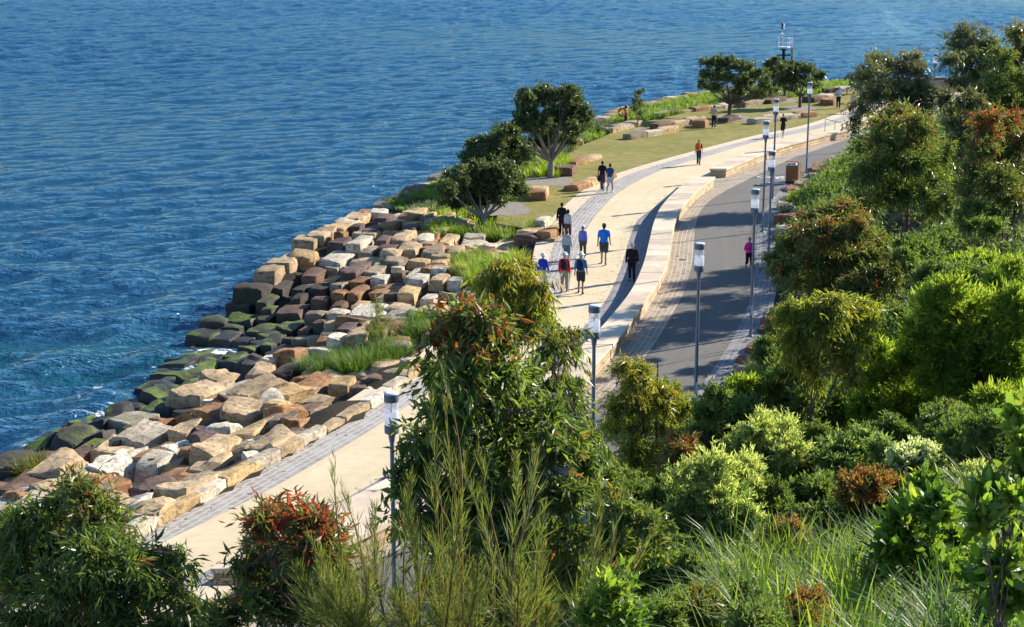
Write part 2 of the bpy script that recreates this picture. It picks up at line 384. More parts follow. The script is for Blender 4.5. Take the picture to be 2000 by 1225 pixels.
# ---- water
def m_water():
    t = NT('harbour_water'); g = tc(t); at = t.n('ShaderNodeAttribute', attribute_name='shore')
    def nz(sx, sy, sc, det, rg=.55, dist=0, rot=0.12):
        mp = t.n('ShaderNodeMapping', {'Vector': (g, 3), 'Scale': (sx, sy, 1), 'Rotation': (0, 0, rot)})
        return t.noise((mp, 0), sc, det, rg, dist)
    big = nz(.4, 1, .10, 3); lng = nz(.35, 1, .27, 3, .55, .5, .05); mid = nz(.55, 1, .55, 4, .6, .4, .25); sm = nz(.6, 1, 1.9, 4, .6, .3, -.1); fine = nz(.8, 1, 6, 3, .6)
    h = t.math('MULTIPLY_ADD', (mid, 0), 1.0, t.math('MULTIPLY_ADD', (sm, 0), 1.0, t.math('MULTIPLY', (fine, 0), .30)))
    patch = nz(.6, 1, .06, 3); teal = t.math('MULTIPLY', (at, 2), t.ramp((patch, 0), [(.42, 0), (.62, 1)]))
    c = t.mix(teal, (.011, .066, .132), (.014, .092, .115))
    # foam beside the rocks
    at2 = t.n('ShaderNodeAttribute', attribute_name='foam')
    fn = nz(.7, 1, 1.3, 6, .72, 1.2); fm = t.math('MULTIPLY_ADD', (at2, 2), .26, (fn, 0))
    foam = t.ramp(fm, [(.73, 0), (.80, 1)])
    wn = nz(.25, 1, .35, 5, .75, .6); wb = nz(.12, 1, .02, 2)
    cap = t.math('MULTIPLY', t.ramp((wn, 0), [(.70, 0), (.74, 1)]), t.ramp((wb, 0), [(.5, 0), (.6, .8)]))
    fo = t.math('MAXIMUM', foam, cap)
    c = t.mix(fo, c, (.75, .8, .82))
    bp = t.n('ShaderNodeBump', {'Height': h, 'Strength': 1.0, 'Distance': .5})
    df = t.n('ShaderNodeBsdfDiffuse', {'Normal': (bp, 0)}); t.t.links.new(c.outputs[2], df.inputs[0])
    gl = t.n('ShaderNodeBsdfGlossy', {'Color': (.72, .93, 1.0, 1), 'Roughness': .07, 'Normal': (bp, 0)})
    fr = t.n('ShaderNodeFresnel', {'IOR': 1.45, 'Normal': (bp, 0)})
    f2 = t.math('MULTIPLY', fr, t.math('SUBTRACT', 1.0, fo))
    mx = t.n('ShaderNodeMixShader', {0: f2, 1: (df, 0), 2: (gl, 0)}); t.n('ShaderNodeOutputMaterial', {0: (mx, 0)})
    return t.m
M_WATER = m_water()
# the surface is really displaced: a wind sea built from many wave trains
ky = [46.0]
while ky[-1] < 460: ky.append(ky[-1] * 1.0032 + .06)
wy = np.concatenate([[-300, -60, 0, 25, 38], ky, [500, 600, 800, 1200, 2200, 5000]])
wx = np.concatenate([[-3000, -1200, -500, -260], np.arange(-170, -60, .8), np.arange(-60, 25, .38), np.arange(25, 130, .8), [180, 320, 700, 1500, 3500]])
XX, YY = np.meshgrid(wx, wy, indexing='ij'); ii = np.arange(XX.size).reshape(XX.shape)
ZW = np.zeros(XX.shape); rw = np.random.default_rng(4)
DXw = np.zeros(XX.shape); DYw = np.zeros(XX.shape)
sdw = -seg_dist(XX[::4, ::4], YY[::4, ::4], SHP)
for i_ in range(64):
    lam = .8 * (11 / .8) ** rw.random(); k_ = 2 * math.pi / lam; th = -math.pi / 2 + .35 + rw.normal() * .62; st_ = .041 * (1.2 if 1.2 < lam < 6 else .8)
    a_ = st_ / k_; ph_ = k_ * (XX * math.cos(th) + YY * math.sin(th)) + rw.random() * 6.28
    # wave trains come in groups
    gq = .55 + .45 * np.sin(XX * rw.normal() * .07 + YY * rw.normal() * .05 + rw.random() * 6.28)
    res = np.clip((lam / (np.gradient(wy) * 2.2))[None, :], 0, 1)
    ZW += a_ * gq * np.cos(ph_) * res; DXw -= a_ * gq * np.sin(ph_) * math.cos(th) * .8 * res; DYw -= a_ * gq * np.sin(ph_) * math.sin(th) * .8 * res
fadew = np.clip((YY - 40) / 8, 0, 1) * np.clip((470 - YY) / 60, 0, 1) * np.clip((135 - abs(XX + 20)) / 12, 0, 1)
gustw = np.clip(.88 + .55 * np.sin(XX * .021 + YY * .013 + 1) * np.sin(YY * .031 - XX * .008), .35, 1.35)
ZW *= fadew * gustw; DXw *= fadew; DYw *= fadew
ff = np.stack([ii[:-1, :-1], ii[1:, :-1], ii[1:, 1:], ii[:-1, 1:]], -1).reshape(-1, 4)
me = mesh_np('water', np.stack([XX + DXw, YY + DYw, WATER + ZW], -1).reshape(-1, 3), ff, mats=[M_WATER], smooth=True)
sd = -seg_dist(XX, YY, SHP).ravel()
for nm, val in (('shore', np.exp(-((XX.ravel() - P(210, 680, WATER)[0]) / 11) ** 2 - ((YY.ravel() - P(210, 680, WATER)[1]) / 8) ** 2) + .25 * np.exp(-((XX.ravel() + 30) / 20) ** 2 - ((YY.ravel() - 95) / 14) ** 2)),
                ('foam', np.exp(-np.clip(sd + .3, 0, None) / 1.8) * np.interp(YY.ravel(), [82, 90], [1, .25]))):
    a_ = me.attributes.new(nm, 'FLOAT', 'POINT'); a_.data.foreach_set('value', val.astype(np.float32))
tag(link('water', me), kind='structure')
# ================================================================== sandstone
PAL = {'W': ((.66,.57,.44),(.52,.43,.30),'cream white'), 'V': ((.55,.46,.33),(.42,.34,.24),'pale grey cream'), 'T': ((.50,.36,.205),(.37,.255,.14),'tan'),
       'Y': ((.54,.38,.18),(.42,.27,.12),'golden yellow'), 'O': ((.38,.20,.085),(.26,.13,.06),'orange brown'), 'B': ((.19,.115,.07),(.12,.07,.05),'dark brown'),
       'P': ((.15,.095,.075),(.09,.06,.05),'purple brown'), 'G': ((.33,.25,.165),(.22,.165,.11),'grey brown'), 'D': ((.055,.045,.035),(.09,.07,.05),'blackish wet'),
       'M': ((.06,.055,.035),(.09,.075,.045),'mossy green'), 'R': ((.30,.13,.075),(.20,.09,.06),'rusty red')}
def m_rock(code):
    a, b, _ = PAL[code]
    t = NT('sandstone_' + PAL[code][2].replace(' ', '_')); g = tc(t); oi = t.n('ShaderNodeObjectInfo'); geo = t.n('ShaderNodeNewGeometry')
    vo = t.n('ShaderNodeVectorMath', {0: (g, 3), 1: (oi, 5)}, operation='ADD')
    off = t.n('ShaderNodeVectorMath', {0: (g, 3)}, operation='ADD'); t.t.links.new(oi.outputs['Location'], off.inputs[1])
    n1 = t.noise((off, 0), 1.1, 5, .6, .8); n2 = t.noise((off, 0), 5, 6, .7); n3 = t.noise((off, 0), 30, 4, .7)
    mp = t.n('ShaderNodeMapping', {'Vector': (off, 0), 'Rotation': (.25, .1, 0), 'Scale': (.3, .3, 4)})
    st = t.noise((mp, 0), 1.6, 4, .6, .5)
    c = t.mix(t.ramp((n1, 0), [(.38, 0), (.62, 1)]), a, b)
    c = t.mix(t.ramp((st, 0), [(.45, 0), (.58, .5)]), c, tuple(min(.8, q * 1.35) for q in a))
    dark = tuple(q * .35 for q in b)
    c = t.mix(t.ramp((n2, 0), [(.50, 0), (.64, .8)]), c, dark); vc = t.n('ShaderNodeTexVoronoi', {'Vector': (off, 0), 'Scale': 1.3}, feature='DISTANCE_TO_EDGE'); crk = t.ramp((vc, 0), [(.0, 1), (.022, 0)]); c = t.mix(t.math('MULTIPLY', crk, .7), c, dark)
    c = t.mix(t.ramp((n3, 0), [(.3, .45), (.5, 0)]), c, tuple(q * .5 for q in b))
    hv = t.n('ShaderNodeHueSaturation', {'Saturation': 1.0, 'Fac': 1.0}); t.t.links.new(c.outputs[2], hv.inputs['Color'])
    t.t.links.new(t.math('MULTIPLY_ADD', (oi, 5), .35, .85).outputs[0], hv.inputs['Value'])
    c = hv
    # tide line: wet and darker below the splash level, algae on upward faces near the water
    sep = t.n('ShaderNodeSeparateXYZ', {0: (geo, 0)}); sn = t.n('ShaderNodeSeparateXYZ', {0: (geo, 1)})
    lz = t.math('MULTIPLY_ADD', (n2, 0), .8, (sep, 2))
    wet = t.n('ShaderNodeMapRange', {0: lz, 1: -1.35, 2: -.65, 3: 1.0, 4: 0.0}); 
    c = t.mix(t.math('MULTIPLY', wet, .8), (c, 0), (.04, .036, .03))
    al = t.math('MULTIPLY', t.n('ShaderNodeMapRange', {0: (sn, 2), 1: .45, 2: .8}), t.n('ShaderNodeMapRange', {0: lz, 1: (-.55 if code == 'M' else -1.25), 2: (-.1 if code == 'M' else -.9), 3: 1.0, 4: 0.0}))
    am = t.math('MULTIPLY', al, t.ramp((n1, 0), [((.42 if code == 'M' else .54), 0), ((.56 if code == 'M' else .62), 1)]))
    gc = t.mix(t.ramp((n3, 0), [(.4, 0), (.6, 1)]), (.05, .08, .012), (.18, .23, .02))
    c = t.mix(am, c, gc)
    hh = t.math('MULTIPLY_ADD', (n2, 0), 1.0, t.math('MULTIPLY_ADD', (n3, 0), .3, t.math('MULTIPLY', (st, 0), .6)))
    rg = t.math('MULTIPLY_ADD', wet, -.4, .88)
    return t.out(c, rg, .3, hh, .8, .06)
MR = {k: m_rock(k) for k in PAL}
def rock_mesh(L, W, Hh, seed, rough=.06, n=6, corner=.10):
    rng = random.Random(seed); idx = {}; V = []; Fc = []
    def vid(i, j, k):
        if (i, j, k) not in idx: idx[(i, j, k)] = len(V); V.append((2 * i / n - 1, 2 * j / n - 1, 2 * k / n - 1))
        return idx[(i, j, k)]
    for a in range(n):
        for b in range(n):
            for s in (0, n):
                q = [(s, a, b), (s, a + 1, b), (s, a + 1, b + 1), (s, a, b + 1)]; 
                for perm in (0, 1, 2):
                    r = [tuple((p[-perm % 3], p[(1 - perm) % 3], p[(2 - perm) % 3])) for p in q]
                    ids = [vid(*p) for p in r]
                    if s == 0: ids = ids[::-1]
                    Fc.append(ids)
    cj = {(a, b, c): (rng.uniform(-1, 1) * corner, rng.uniform(-1, 1) * corner, rng.uniform(-1, 1) * corner * (1.3 if c > 0 else .2)) for a in (-1, 1) for b in (-1, 1) for c in (-1, 1)}
    out = []; o = Vector((rng.uniform(0, 99), rng.uniform(0, 99), rng.uniform(0, 99)))
    GR = {i: q for i, q in enumerate([-1, -.90, -.42, 0, .42, .90, 1])}
    for x, y, z in V:
        x, y, z = (GR[round((q + 1) * n / 2)] for q in (x, y, z))
        jx = jy = jz = 0
        for (a, b, c), d in cj.items():
            wt = (1 + a * x) * (1 + b * y) * (1 + c * z) / 8; jx += wt * d[0]; jy += wt * d[1]; jz += wt * d[2]
        bx = 1 - .05 * (y ** 8 + z ** 8) * rng.uniform(.6, 1.5); by = 1 - .05 * (x ** 8 + z ** 8) * rng.uniform(.6, 1.5); bz = 1 - .06 * (x ** 8 + y ** 8) * rng.uniform(.4, 1.6)
        p = Vector(((x * bx + jx) * L / 2, (y * by + jy) * W / 2, (z * bz + jz) * Hh / 2))
        q = Vector((p.x * .9, p.y * .9, p.z * .9)) + o
        nv = noise.noise_vector(q) * rough * 1.6 + noise.noise_vector(q * 2.7) * rough * .8
        st = noise.cell(q * 1.4) * rough * .5 if z > .9 else 0
        out.append((p.x + nv.x, p.y + nv.y, p.z + nv.z + st))
    me = bpy.data.meshes.new('rock'); me.from_pydata(out, [], Fc); me.update()
    me.polygons.foreach_set('use_smooth', [True] * len(Fc)); me.set_sharp_from_angle(angle=R(20)); return me
ROCKS = []
def rock(x, y, ztop, L, W, Hh, yaw, col, name='sandstone_block', rough=.06, corner=.10, tilt=None):
    me = rock_mesh(L, W, Hh, int(x * 131 + y * 977) % 99991, rough, 6, corner); me.name = name; me.materials.append(MR[col])
    o = link(name, me, None, (float(x), float(y), float(ztop - Hh / 2)), yaw)
    rr = random.Random(int(x * 77 + y * 311))
    o.rotation_euler = (rr.uniform(-.05, .05), rr.uniform(-.05, .05), yaw) if tilt is None else (tilt[0], tilt[1], yaw)
    ROCKS.append((o, x, y, col)); return o
def hit_idw(u, v):
    z = 0.0
    for i in range(6):
        p = P(u, v, z); z = .5 * z + .5 * float(np.clip(idw(p[0], p[1]), -2.1, .4))
    return P(u, v, z)
# upper terraces: x0 x1 y0 y1 of the top face, front height, colour (traced at 3.062x from 400,380)
UP = """520 690 245 272 75 T;600 750 218 245 60 T;650 800 188 215 50 T;720 890 160 195 60 Y;780 930 140 165 30 V;830 980 105 140 30 T;900 990 80 105 20 O
305 490 405 450 65 T;370 550 378 405 60 T;440 580 350 380 40 T;500 680 335 365 50 Y;172 400 515 560 55 D;128 310 622 650 35 D;430 530 510 560 120 D
520 600 450 480 60 D;525 630 540 575 70 D;590 730 430 480 50 B;620 755 530 555 60 D;635 755 600 620 60 B;605 700 375 410 30 O;705 930 315 400 110 W
730 830 410 440 110 G;750 860 510 540 40 G;760 860 568 590 50 O;755 850 635 660 40 B;745 875 250 285 25 P;780 850 215 235 15 O;870 1015 225 285 30 V
925 1060 300 345 60 G;930 1080 160 240 20 P;895 935 165 185 25 P;980 1095 85 105 60 W;1020 1125 110 140 20 P;1045 1195 140 190 40 O;1155 1290 105 130 35 O
1020 1120 245 270 50 P;1035 1160 295 320 45 P;830 990 390 460 50 P;875 990 485 515 30 O;960 1090 410 460 15 G;1000 1120 465 500 30 W;860 980 545 590 70 O
985 1120 530 560 25 B;1070 1160 580 600 40 B;1070 1210 365 400 60 G;1120 1215 445 470 50 B;1120 1200 425 440 20 V;1120 1260 210 260 25 T;1150 1300 285 320 80 T
1210 1350 375 400 60 Y;1220 1350 460 500 50 W;1245 1370 230 270 15 V;1280 1390 275 290 15 T;1300 1450 300 340 20 G;1350 1470 345 365 25 T;1355 1470 380 405 25 Y
1355 1460 425 445 20 W;1345 1470 465 510 40 T;1155 1290 550 585 40 Y;1455 1560 485 510 60 W;1410 1480 260 285 30 T;1455 1560 300 340 50 T;850 1125 650 720 50 W
735 870 680 715 30 V;1080 1250 640 690 60 T;440 630 650 700 40 B;600 740 690 715 50 G;650 740 745 770 50 B;715 830 750 775 30 T;800 920 760 800 30 P
430 590 750 800 20 M;320 430 700 745 30 M;260 440 770 820 50 M;580 640 780 810 20 O;700 800 805 830 15 G;460 560 850 865 40 B;525 640 840 870 35 T
630 710 830 860 20 T;660 770 850 880 20 O;740 850 825 860 20 W;845 1000 810 850 50 T;1130 1230 840 860 40 O;1070 1240 875 905 15 V;590 780 900 935 60 W
520 610 905 930 20 O;465 590 930 960 50 O;420 580 990 1060 20 P;335 440 870 905 20 M;195 330 890 920 30 M;100 260 940 975 50 M;190 350 965 1010 30 D
1155 1330 970 1000 30 V;1105 1250 1005 1030 20 O;1055 1210 1040 1070 25 T;970 1110 1060 1100 40 B;865 1020 1115 1160 50 B;740 900 1085 1130 30 Y
35 215 815 865 10 D;1480 1640 600 640 40 T;1500 1640 660 700 40 V;1460 1600 400 440 40 O;1390 1470 185 205 20 V;530 600 590 620 40 D;1290 1400 590 625 30 V;1300 1420 650 690 30 T
330 420 600 650 40 M;360 430 655 690 30 M;1010 1080 790 820 20 G;930 1010 880 910 20 P;1185 1290 175 205 25 P;1290 1380 800 830 30 T"""
# lower slope: centre of the top (2.917x from 0,680), length, width, height in metres, colour
LO = """1490 668 1.8 .5 .5 Y;1360 765 1.3 .5 .4 W;1130 840 2.6 .55 .5 Y;970 950 1.4 .5 .4 W;860 995 1.0 .5 .4 V;1665 595 1.4 .5 .4 V;745 1060 1.4 .5 .4 T;1790 520 1.3 .5 .4 T
1010 712 1.5 1.3 .9 O;880 800 1.2 .7 .5 P;1060 785 2.2 1.1 .6 T;860 930 1.5 1.0 .6 T;1270 685 1.5 1.2 .9 B;1445 625 .8 .5 .6 V;890 655 1.4 .8 .8 W;740 612 1.2 .8 .5 W
640 670 1.6 1.2 .8 W;900 600 1.5 1.2 .5 O;1240 575 2.0 .9 .6 T;1040 550 1.3 .8 .6 W;820 495 1.7 1.3 .9 V;1550 545 1.8 1.0 .6 T;1460 515 1.0 .6 .5 W;1660 455 1.2 1.0 .8 B
1450 465 2.2 1.0 .7 Y;1300 455 1.0 .8 .7 W;1220 432 1.9 .7 .5 P;1055 465 1.4 .7 .6 T;905 430 1.0 .6 .5 O;765 402 1.7 1.0 .8 V;1085 393 1.1 .9 .8 O;1230 355 1.5 .8 .6 O
1400 355 1.4 1.2 .8 T;1210 307 .9 .5 .5 W;1315 300 .9 .5 .5 B;1360 228 1.8 .6 .6 W;1475 235 2.0 1.2 .7 T;1545 310 .9 .8 .8 V;1660 242 1.5 .8 .7 Y;1650 345 1.3 .8 .8 O
1570 350 .9 .6 .6 Y;1150 250 2.3 1.2 .8 T;1260 155 1.6 1.0 .6 T;1490 125 1.7 .7 .6 T;1560 62 1.2 .6 .6 V;1660 50 1.2 .9 .8 O;1640 112 1.4 .8 .5 P;1440 70 1.2 .8 .6 D
1320 50 1.2 .9 .8 M;1180 90 1.2 .8 .5 M;1110 145 1.5 .8 .6 M;1100 200 1.0 .6 .6 M;940 245 1.6 1.2 .6 M;905 322 1.6 .8 .6 M;975 335 1.1 .6 .6 D;600 432 1.3 .7 .6 D
575 485 1.0 .7 .8 D;430 515 1.6 1.1 .7 M;540 545 1.5 .7 .5 M;250 548 1.5 .8 .4 M;270 610 1.5 1.1 .8 B;90 630 1.8 1.2 .6 D;430 622 1.3 .8 .5 B;665 575 1.7 1.0 .5 T
340 680 2.0 1.0 .6 T;120 775 1.8 1.0 .5 B;60 845 1.4 .9 .6 W;150 830 1.0 .7 .6 O;680 340 1.1 .5 .5 D;60 930 1.5 1.0 .6 T;200 900 1.6 1.0 .6 V;420 780 1.8 1.1 .6 T;560 780 1.6 1.0 .6 O
500 860 1.8 1.1 .6 G;640 930 1.8 1.1 .6 T;350 900 1.6 1.0 .6 W;220 990 1.7 1.1 .6 T;480 970 1.7 1.0 .6 V;1700 500 1.2 .8 .6 G;1590 420 .9 .7 .6 G;1380 545 1.0 .7 .5 G;700 520 1.2 .7 .6 M
760 880 1.2 .8 .4 W;1170 520 1.0 .7 .5 P;1110 595 1.1 .7 .5 O;1700 420 1.0 .8 .6 O;990 640 1.0 .6 .5 G"""
for row in UP.replace('\n', ';').split(';'):
    q = row.split()
    if len(q) < 6: continue
    x0, x1, y0, y1, hp = [float(a) for a in q[:5]]; col = q[5]
    u = 400 + (x0 + x1) / 2 / 3.062; v = 380 + (y0 + y1) / 2 / 3.062
    p = hit_idw(u, v); D = dep(p); ypp = v + 150
    W_ = (x1 - x0) / 3.062 * D / F; dd = (y1 - y0) / 3.062 * p[1] / ypp; W_ = max(W_ - dd * .18, .5)
    hh = hp / 3.062 * D / F / .95
    rock(p[0], p[1], p[2], W_ * 1.02, dd * 1.08, max(hh, .35) + .45, R(-13), col, rough=.05, corner=.07)
for row in LO.replace('\n', ';').split(';'):
    q = row.split()
    if len(q) < 6: continue
    u = float(q[0]) / 2.917; v = 680 + float(q[1]) / 2.917; col = q[5]
    p = hit_idw(u, v)
    kerb = float(q[3]) < .56 and float(q[2]) > .95 and col in 'YWVT'
    rs = random.Random(int(u * 7 + v))
    if kerb:
        p = P(u, v, .38); p[0] = ev(cA, p[1]) - .26
        o = rock(p[0], p[1], .30, .40, float(q[2]), .55, R(-23.5), col, 'kerb_block', .025, .03, (0, 0))
    else:
        rock(p[0], p[1], p[2] + rs.uniform(.0, .2), float(q[3]) * 1.05, float(q[2]) * 1.02, float(q[4]) + .4, R(-23.5) + rs.uniform(-.22, .22), col, rough=.10, corner=.24, tilt=(rs.uniform(-.11, .11), rs.uniform(-.11, .11)))
# filler blocks behind and between the traced ones
placed = np.array([(r[1], r[2]) for r in ROCKS])
rs = random.Random(5); fill = []
for y in np.arange(36, 88, .9):
    for k in range(19):
        s = .3 + k * .95
        xs_ = float(np.interp(y, [p[1] for p in SHP], [p[0] for p in SHP])) + s
        if y > 70 and s < 2.3: continue
        if xs_ > ev(cA, y) - .9: break
        x = xs_ + rs.uniform(-.2, .2); yy = y + rs.uniform(-.2, .2)
        if y > 80 and (x > -3.0): continue
        pts_ = np.array(list(placed) + fill) if fill else placed
        if np.min(np.hypot(pts_[:, 0] - x, pts_[:, 1] - yy)) < (.80 if y > 62 else .95): continue
        fill.append((x, yy))
FILL = []
for x, y in fill:
    z = (float(np.clip(idw(x, y), -2.1, .15)) if y > 42 else Gs(x, y) + .3) + rs.uniform(-.38, -.02)
    low = z < -1.2
    rock(x, y, z, rs.uniform(.8, 1.5), rs.uniform(.9, 1.9), .9, (R(-13) if y > 64 else R(-23)) + rs.uniform(-.15, .15), rs.choice('MDDD' if low else 'TTTVGOBOYTBOT'), rough=.09, corner=.18)
    FILL.append(ROCKS.pop())
# kerb stones where the traced ones end
yk = 35.0; kk = 0
tr = [(float(r[0].location.x), float(r[0].location.y)) for r in ROCKS if r[0].name.startswith('kerb')]
while yk < 66:
    Lk = rs.uniform(1.1, 1.9); tx, ty = (float(ev(cA, yk + .3) - ev(cA, yk - .3)), .6); n_ = math.hypot(tx, ty); ym = yk + Lk * .5 * ty / n_
    if all(abs(ym - q[1]) > .9 for q in tr):
        c_ = rs.choice('VTVWTV'); o = rock(float(ev(cA, ym)) - .27 / (ty / n_), ym, rs.uniform(.16, .30), .40, Lk, .6, -math.atan2(tx, ty), c_, 'kerb_block', .03, .04, (0, 0))
    yk += Lk * ty / n_ + .02
# keep the largest 300 loose blocks as things, the small wedged rubble as one mass
ns = sum(1 for r in ROCKS if r[0].name.startswith('sandstone'))
FILL.sort(key=lambda r: -((r[0].location.z + 3) / max(r[2], 1)))
for r in FILL[:max(0, 295 - ns)]: ROCKS.append(r)
rest = FILL[max(0, 295 - ns):]
RV = []; RF = []; RM = []; cods = list(PAL)
for r in rest:
    o = r[0]; M_ = Matrix.Translation(o.location) @ o.rotation_euler.to_matrix().to_4x4(); b_ = len(RV)
    RV += [tuple(M_ @ v.co) for v in o.data.vertices]; RF += [tuple(b_ + i for i in p_.vertices) for p_ in o.data.polygons]; RM += [cods.index(r[3])] * len(o.data.polygons)
    me_ = o.data; bpy.data.objects.remove(o); bpy.data.meshes.remove(me_)
me = bpy.data.meshes.new('wedged_rubble'); me.from_pydata(RV, [], RF); me.update()
for k_ in cods: me.materials.append(MR[k_])
me.polygons.foreach_set('material_index', RM); me.polygons.foreach_set('use_smooth', [True] * len(RF)); me.set_sharp_from_angle(angle=R(28))
tag(link('wedged_rubble', me), kind='stuff')
# labels by row above the waterline and order along it
ORD = ['first','second','third','fourth','fifth','sixth','seventh','eighth','ninth','tenth','eleventh','twelfth','thirteenth','fourteenth','fifteenth','sixteenth','seventeenth','eighteenth','nineteenth','twentieth','twenty first','twenty second','twenty third','twenty fourth','twenty fifth','twenty sixth','twenty seventh','twenty eighth','twenty ninth','thirtieth']
def label_rocks(lst, zone, what='sandstone block'):
    d = seg_dist(np.array([r[1] for r in lst]), np.array([r[2] for r in lst]), SHP)
    rows = {}
    for r, dd in zip(lst, d): rows.setdefault(int(max(dd, 0) // 1.6), []).append(r)
    for k, rr in rows.items():
        cnt = {}
        for r in sorted(rr, key=lambda r: r[2]):
            c = PAL[r[3]][2]; i = cnt.get(c, 0); cnt[c] = i + 1
            rowtxt = 'waterline row' if k == 0 else ORD[min(k, 29)] + ' row up'
            tag(r[0], f"{c} {what}, {ORD[min(i, 29)]} of its colour, {rowtxt} {zone}", 'rock', 'sandstone blocks of the foreshore')
lo = [r for r in ROCKS if r[2] < 64 and r[0].name.startswith('sandstone')]; up = [r for r in ROCKS if r[2] >= 64 and r[0].name.startswith('sandstone')]
label_rocks(lo, 'near slope'); label_rocks(up, 'far terrace')
kb = sorted([r for r in ROCKS if r[0].name.startswith('kerb')], key=lambda r: r[2])
for i, r in enumerate(kb): tag(r[0], f"{PAL[r[3]][2]} sawn kerb block beside grey paving, {ORD[min(i, 29)]} counting away", 'kerb stone', 'kerb blocks edging the promenade')
# ---- boulder seats and shore rocks of the lawn: u, v(front base), width px, height px, depth m, colours, yaw, label
nL = len(ROCKS)
def boulder(u, v, wpx, hpx, depth, cols, lab, yaw=-.3, name='sandstone_boulder', cat='boulder'):
    """a seat made of roughly squared stones butted in a line going away"""
    p = PG(u, v); D = dep(p); wd = wpx * D / F; hh = hpx * D / F
    b = Vector((math.sin(-yaw), math.cos(-yaw), 0)) ; n = len(cols)
    for i, c in enumerate(cols):
        L = depth / n
        ctr = (p[0] + b.x * (L * (i + .5)), p[1] + b.y * (L * (i + .5)))
        o = rock(ctr[0], ctr[1], p[2] + hh * (1 + .06 * (-1) ** i), wd * (1 - .05 * (i % 2)), L * 1.03, hh + .15, yaw, c, name, .05, .05, (0, 0))
        pos = '' if n == 1 else [', nearest stone', ', second stone', ', third stone', ', fourth stone'][i]
        tag(o, lab + pos, cat, 'sandstone boulders round the lawn')
BL = [(834,952,42,24,2.6,'OY','tan boulder seat beside the grey mulch left of the lawn',-.1),
 (1071,872,32,13,6.0,'OYO','long orange boulder seat beside the two men walking',-.45),
 (1012,772,44,19,1.2,'B','dark brown boulder behind the pale tree trunk',-.2),(1078,750,12,14,.8,'B','small dark brown boulder right of the pale trunk',-.2),
 (1065,708,26,12,4.5,'OT','orange and tan boulder seat at the yellow green grass',-.45),(1050,585,22,14,3.0,'OY','orange boulder seat half hidden by the big tree',-.3),
 (1310,482,28,12,5.5,'TVT','tan boulder seat left of the thin sapling',-.5),(1445,527,20,14,6.0,'GVY','pale boulder seat in front of the thin sapling',-.7),
 (1620,460,24,13,6.5,'BTT','brown boulder seat right of the thin sapling',-.7)]
for u, v, wp, hp, dd, cols, lab, yaw in BL: boulder(800 + u / 3.402, 120 + v / 3.402, wp, hp, dd, cols, lab, yaw)
BL2 = [(95,708,18,8,4.5,'VT','cream boulder seat at the left green bed',-.8),(345,678,22,9,7,'OVVT','low brown and white boulder seat along the green bed',-.85),
 (388,790,26,15,1.6,'O','single orange boulder beside the standing man in khaki',-.3),(548,752,22,11,2.0,'P','dark boulder behind the standing man in khaki',-.6),
 (740,765,26,12,4.5,'VG','pale grey boulder seat below the middle lawn tree',-.8),(830,745,28,12,5.5,'VVO','cream boulder seat between lawn tree and jogger',-.9),
 (660,652,26,11,2.5,'G','grey boulder right of the wide crowned tree',-.6),(750,635,20,9,1.5,'G','small grey boulder behind the wide crowned tree',-.6),(838,628,24,10,3,'B','shaded brown boulder left of the far trees',-.6),
 (850,580,16,10,2.5,'V','cream boulder at the far bed edge',-.6),(1115,620,28,12,3.5,'BOV','brown and white boulder seat behind the tall lamp',-.7),
 (1240,640,28,13,2.6,'OO','squat orange boulder at the far lawn end',-.4),(1225,556,18,10,5.0,'BVT','long cream boulder row behind the far lawn end',-1.0),(1300,548,24,10,4,'VT','cream boulder by the couple at the far lawn end',-1.0)]
for u, v, wp, hp, dd, cols, lab, yaw in BL2: boulder(1250 + u / 3.402, 20 + v / 3.402, wp, hp, dd, cols, lab, yaw)
BL3 = [(765,1190,38,16,1.8,'T','grey topped boulder in the tussocks beside the pavers',-.3),(770,1222,52,16,1.2,'B','low brown boulder under the grey topped one',-.2),(862,1130,24,20,1.4,'V','pale rounded boulder at the lawn corner',-.3),
 (885,1200,34,18,1.4,'O','orange brown boulder stacked at the lawn corner',-.3),(945,1165,26,16,1.6,'Y','golden boulder against the paved edge',-.4),(935,1205,20,8,.8,'T','thin tan stone against the paved edge',-.3),
 (256,1225,30,14,1.2,'T','tan boulder below the left tussock',-.2),(425,1218,42,14,1.2,'V','pale flat boulder between the two bright tussocks',-.1),(60,1180,34,12,1.6,'O','orange brown boulder behind the terrace stones',-.2),(130,1160,30,10,1.6,'V','cream flat boulder behind the terrace stones',-.2),
 (330,1110,60,8,1.0,'T','low tan boulder among the tussock grass',-.1)]
for u, v, wp, hp, dd, cols, lab, yaw in BL3: boulder(800 + u / 3.402, 120 + v / 3.402, wp, hp, dd, cols, lab, yaw)
# sea wall capping stones of the far shore
k = 0; s_acc = 0
for (x0, y0), (x1, y1) in zip(SHP[10:-1], SHP[11:]):
    L = math.hypot(x1 - x0, y1 - y0); n = max(1, int(L / 2.0)); 
    for i in range(n):
        f = (i + .5) / n; x = x0 + (x1 - x0) * f; y = y0 + (y1 - y0) * f
        if x > 50: continue
        an = math.atan2(y1 - y0, x1 - x0); nx_, ny_ = math.sin(an), -math.cos(an)
        col = 'GTBVGOTD'[k % 8]
        o = rock(x + nx_ * .5, y + ny_ * .5, .05 + .15 * ((k * 37) % 5) / 5, L / n * .98, 1.3, 3.0, an, col, 'sea_wall_stone', .05, .04, (0, 0))
        tag(o, f"{PAL[col][2]} capping stone of the far sea wall, {'about ' if 0 else ''}number {k + 1} from the terrace corner", 'sea wall stone', 'capping stones of the sea wall'); k += 1
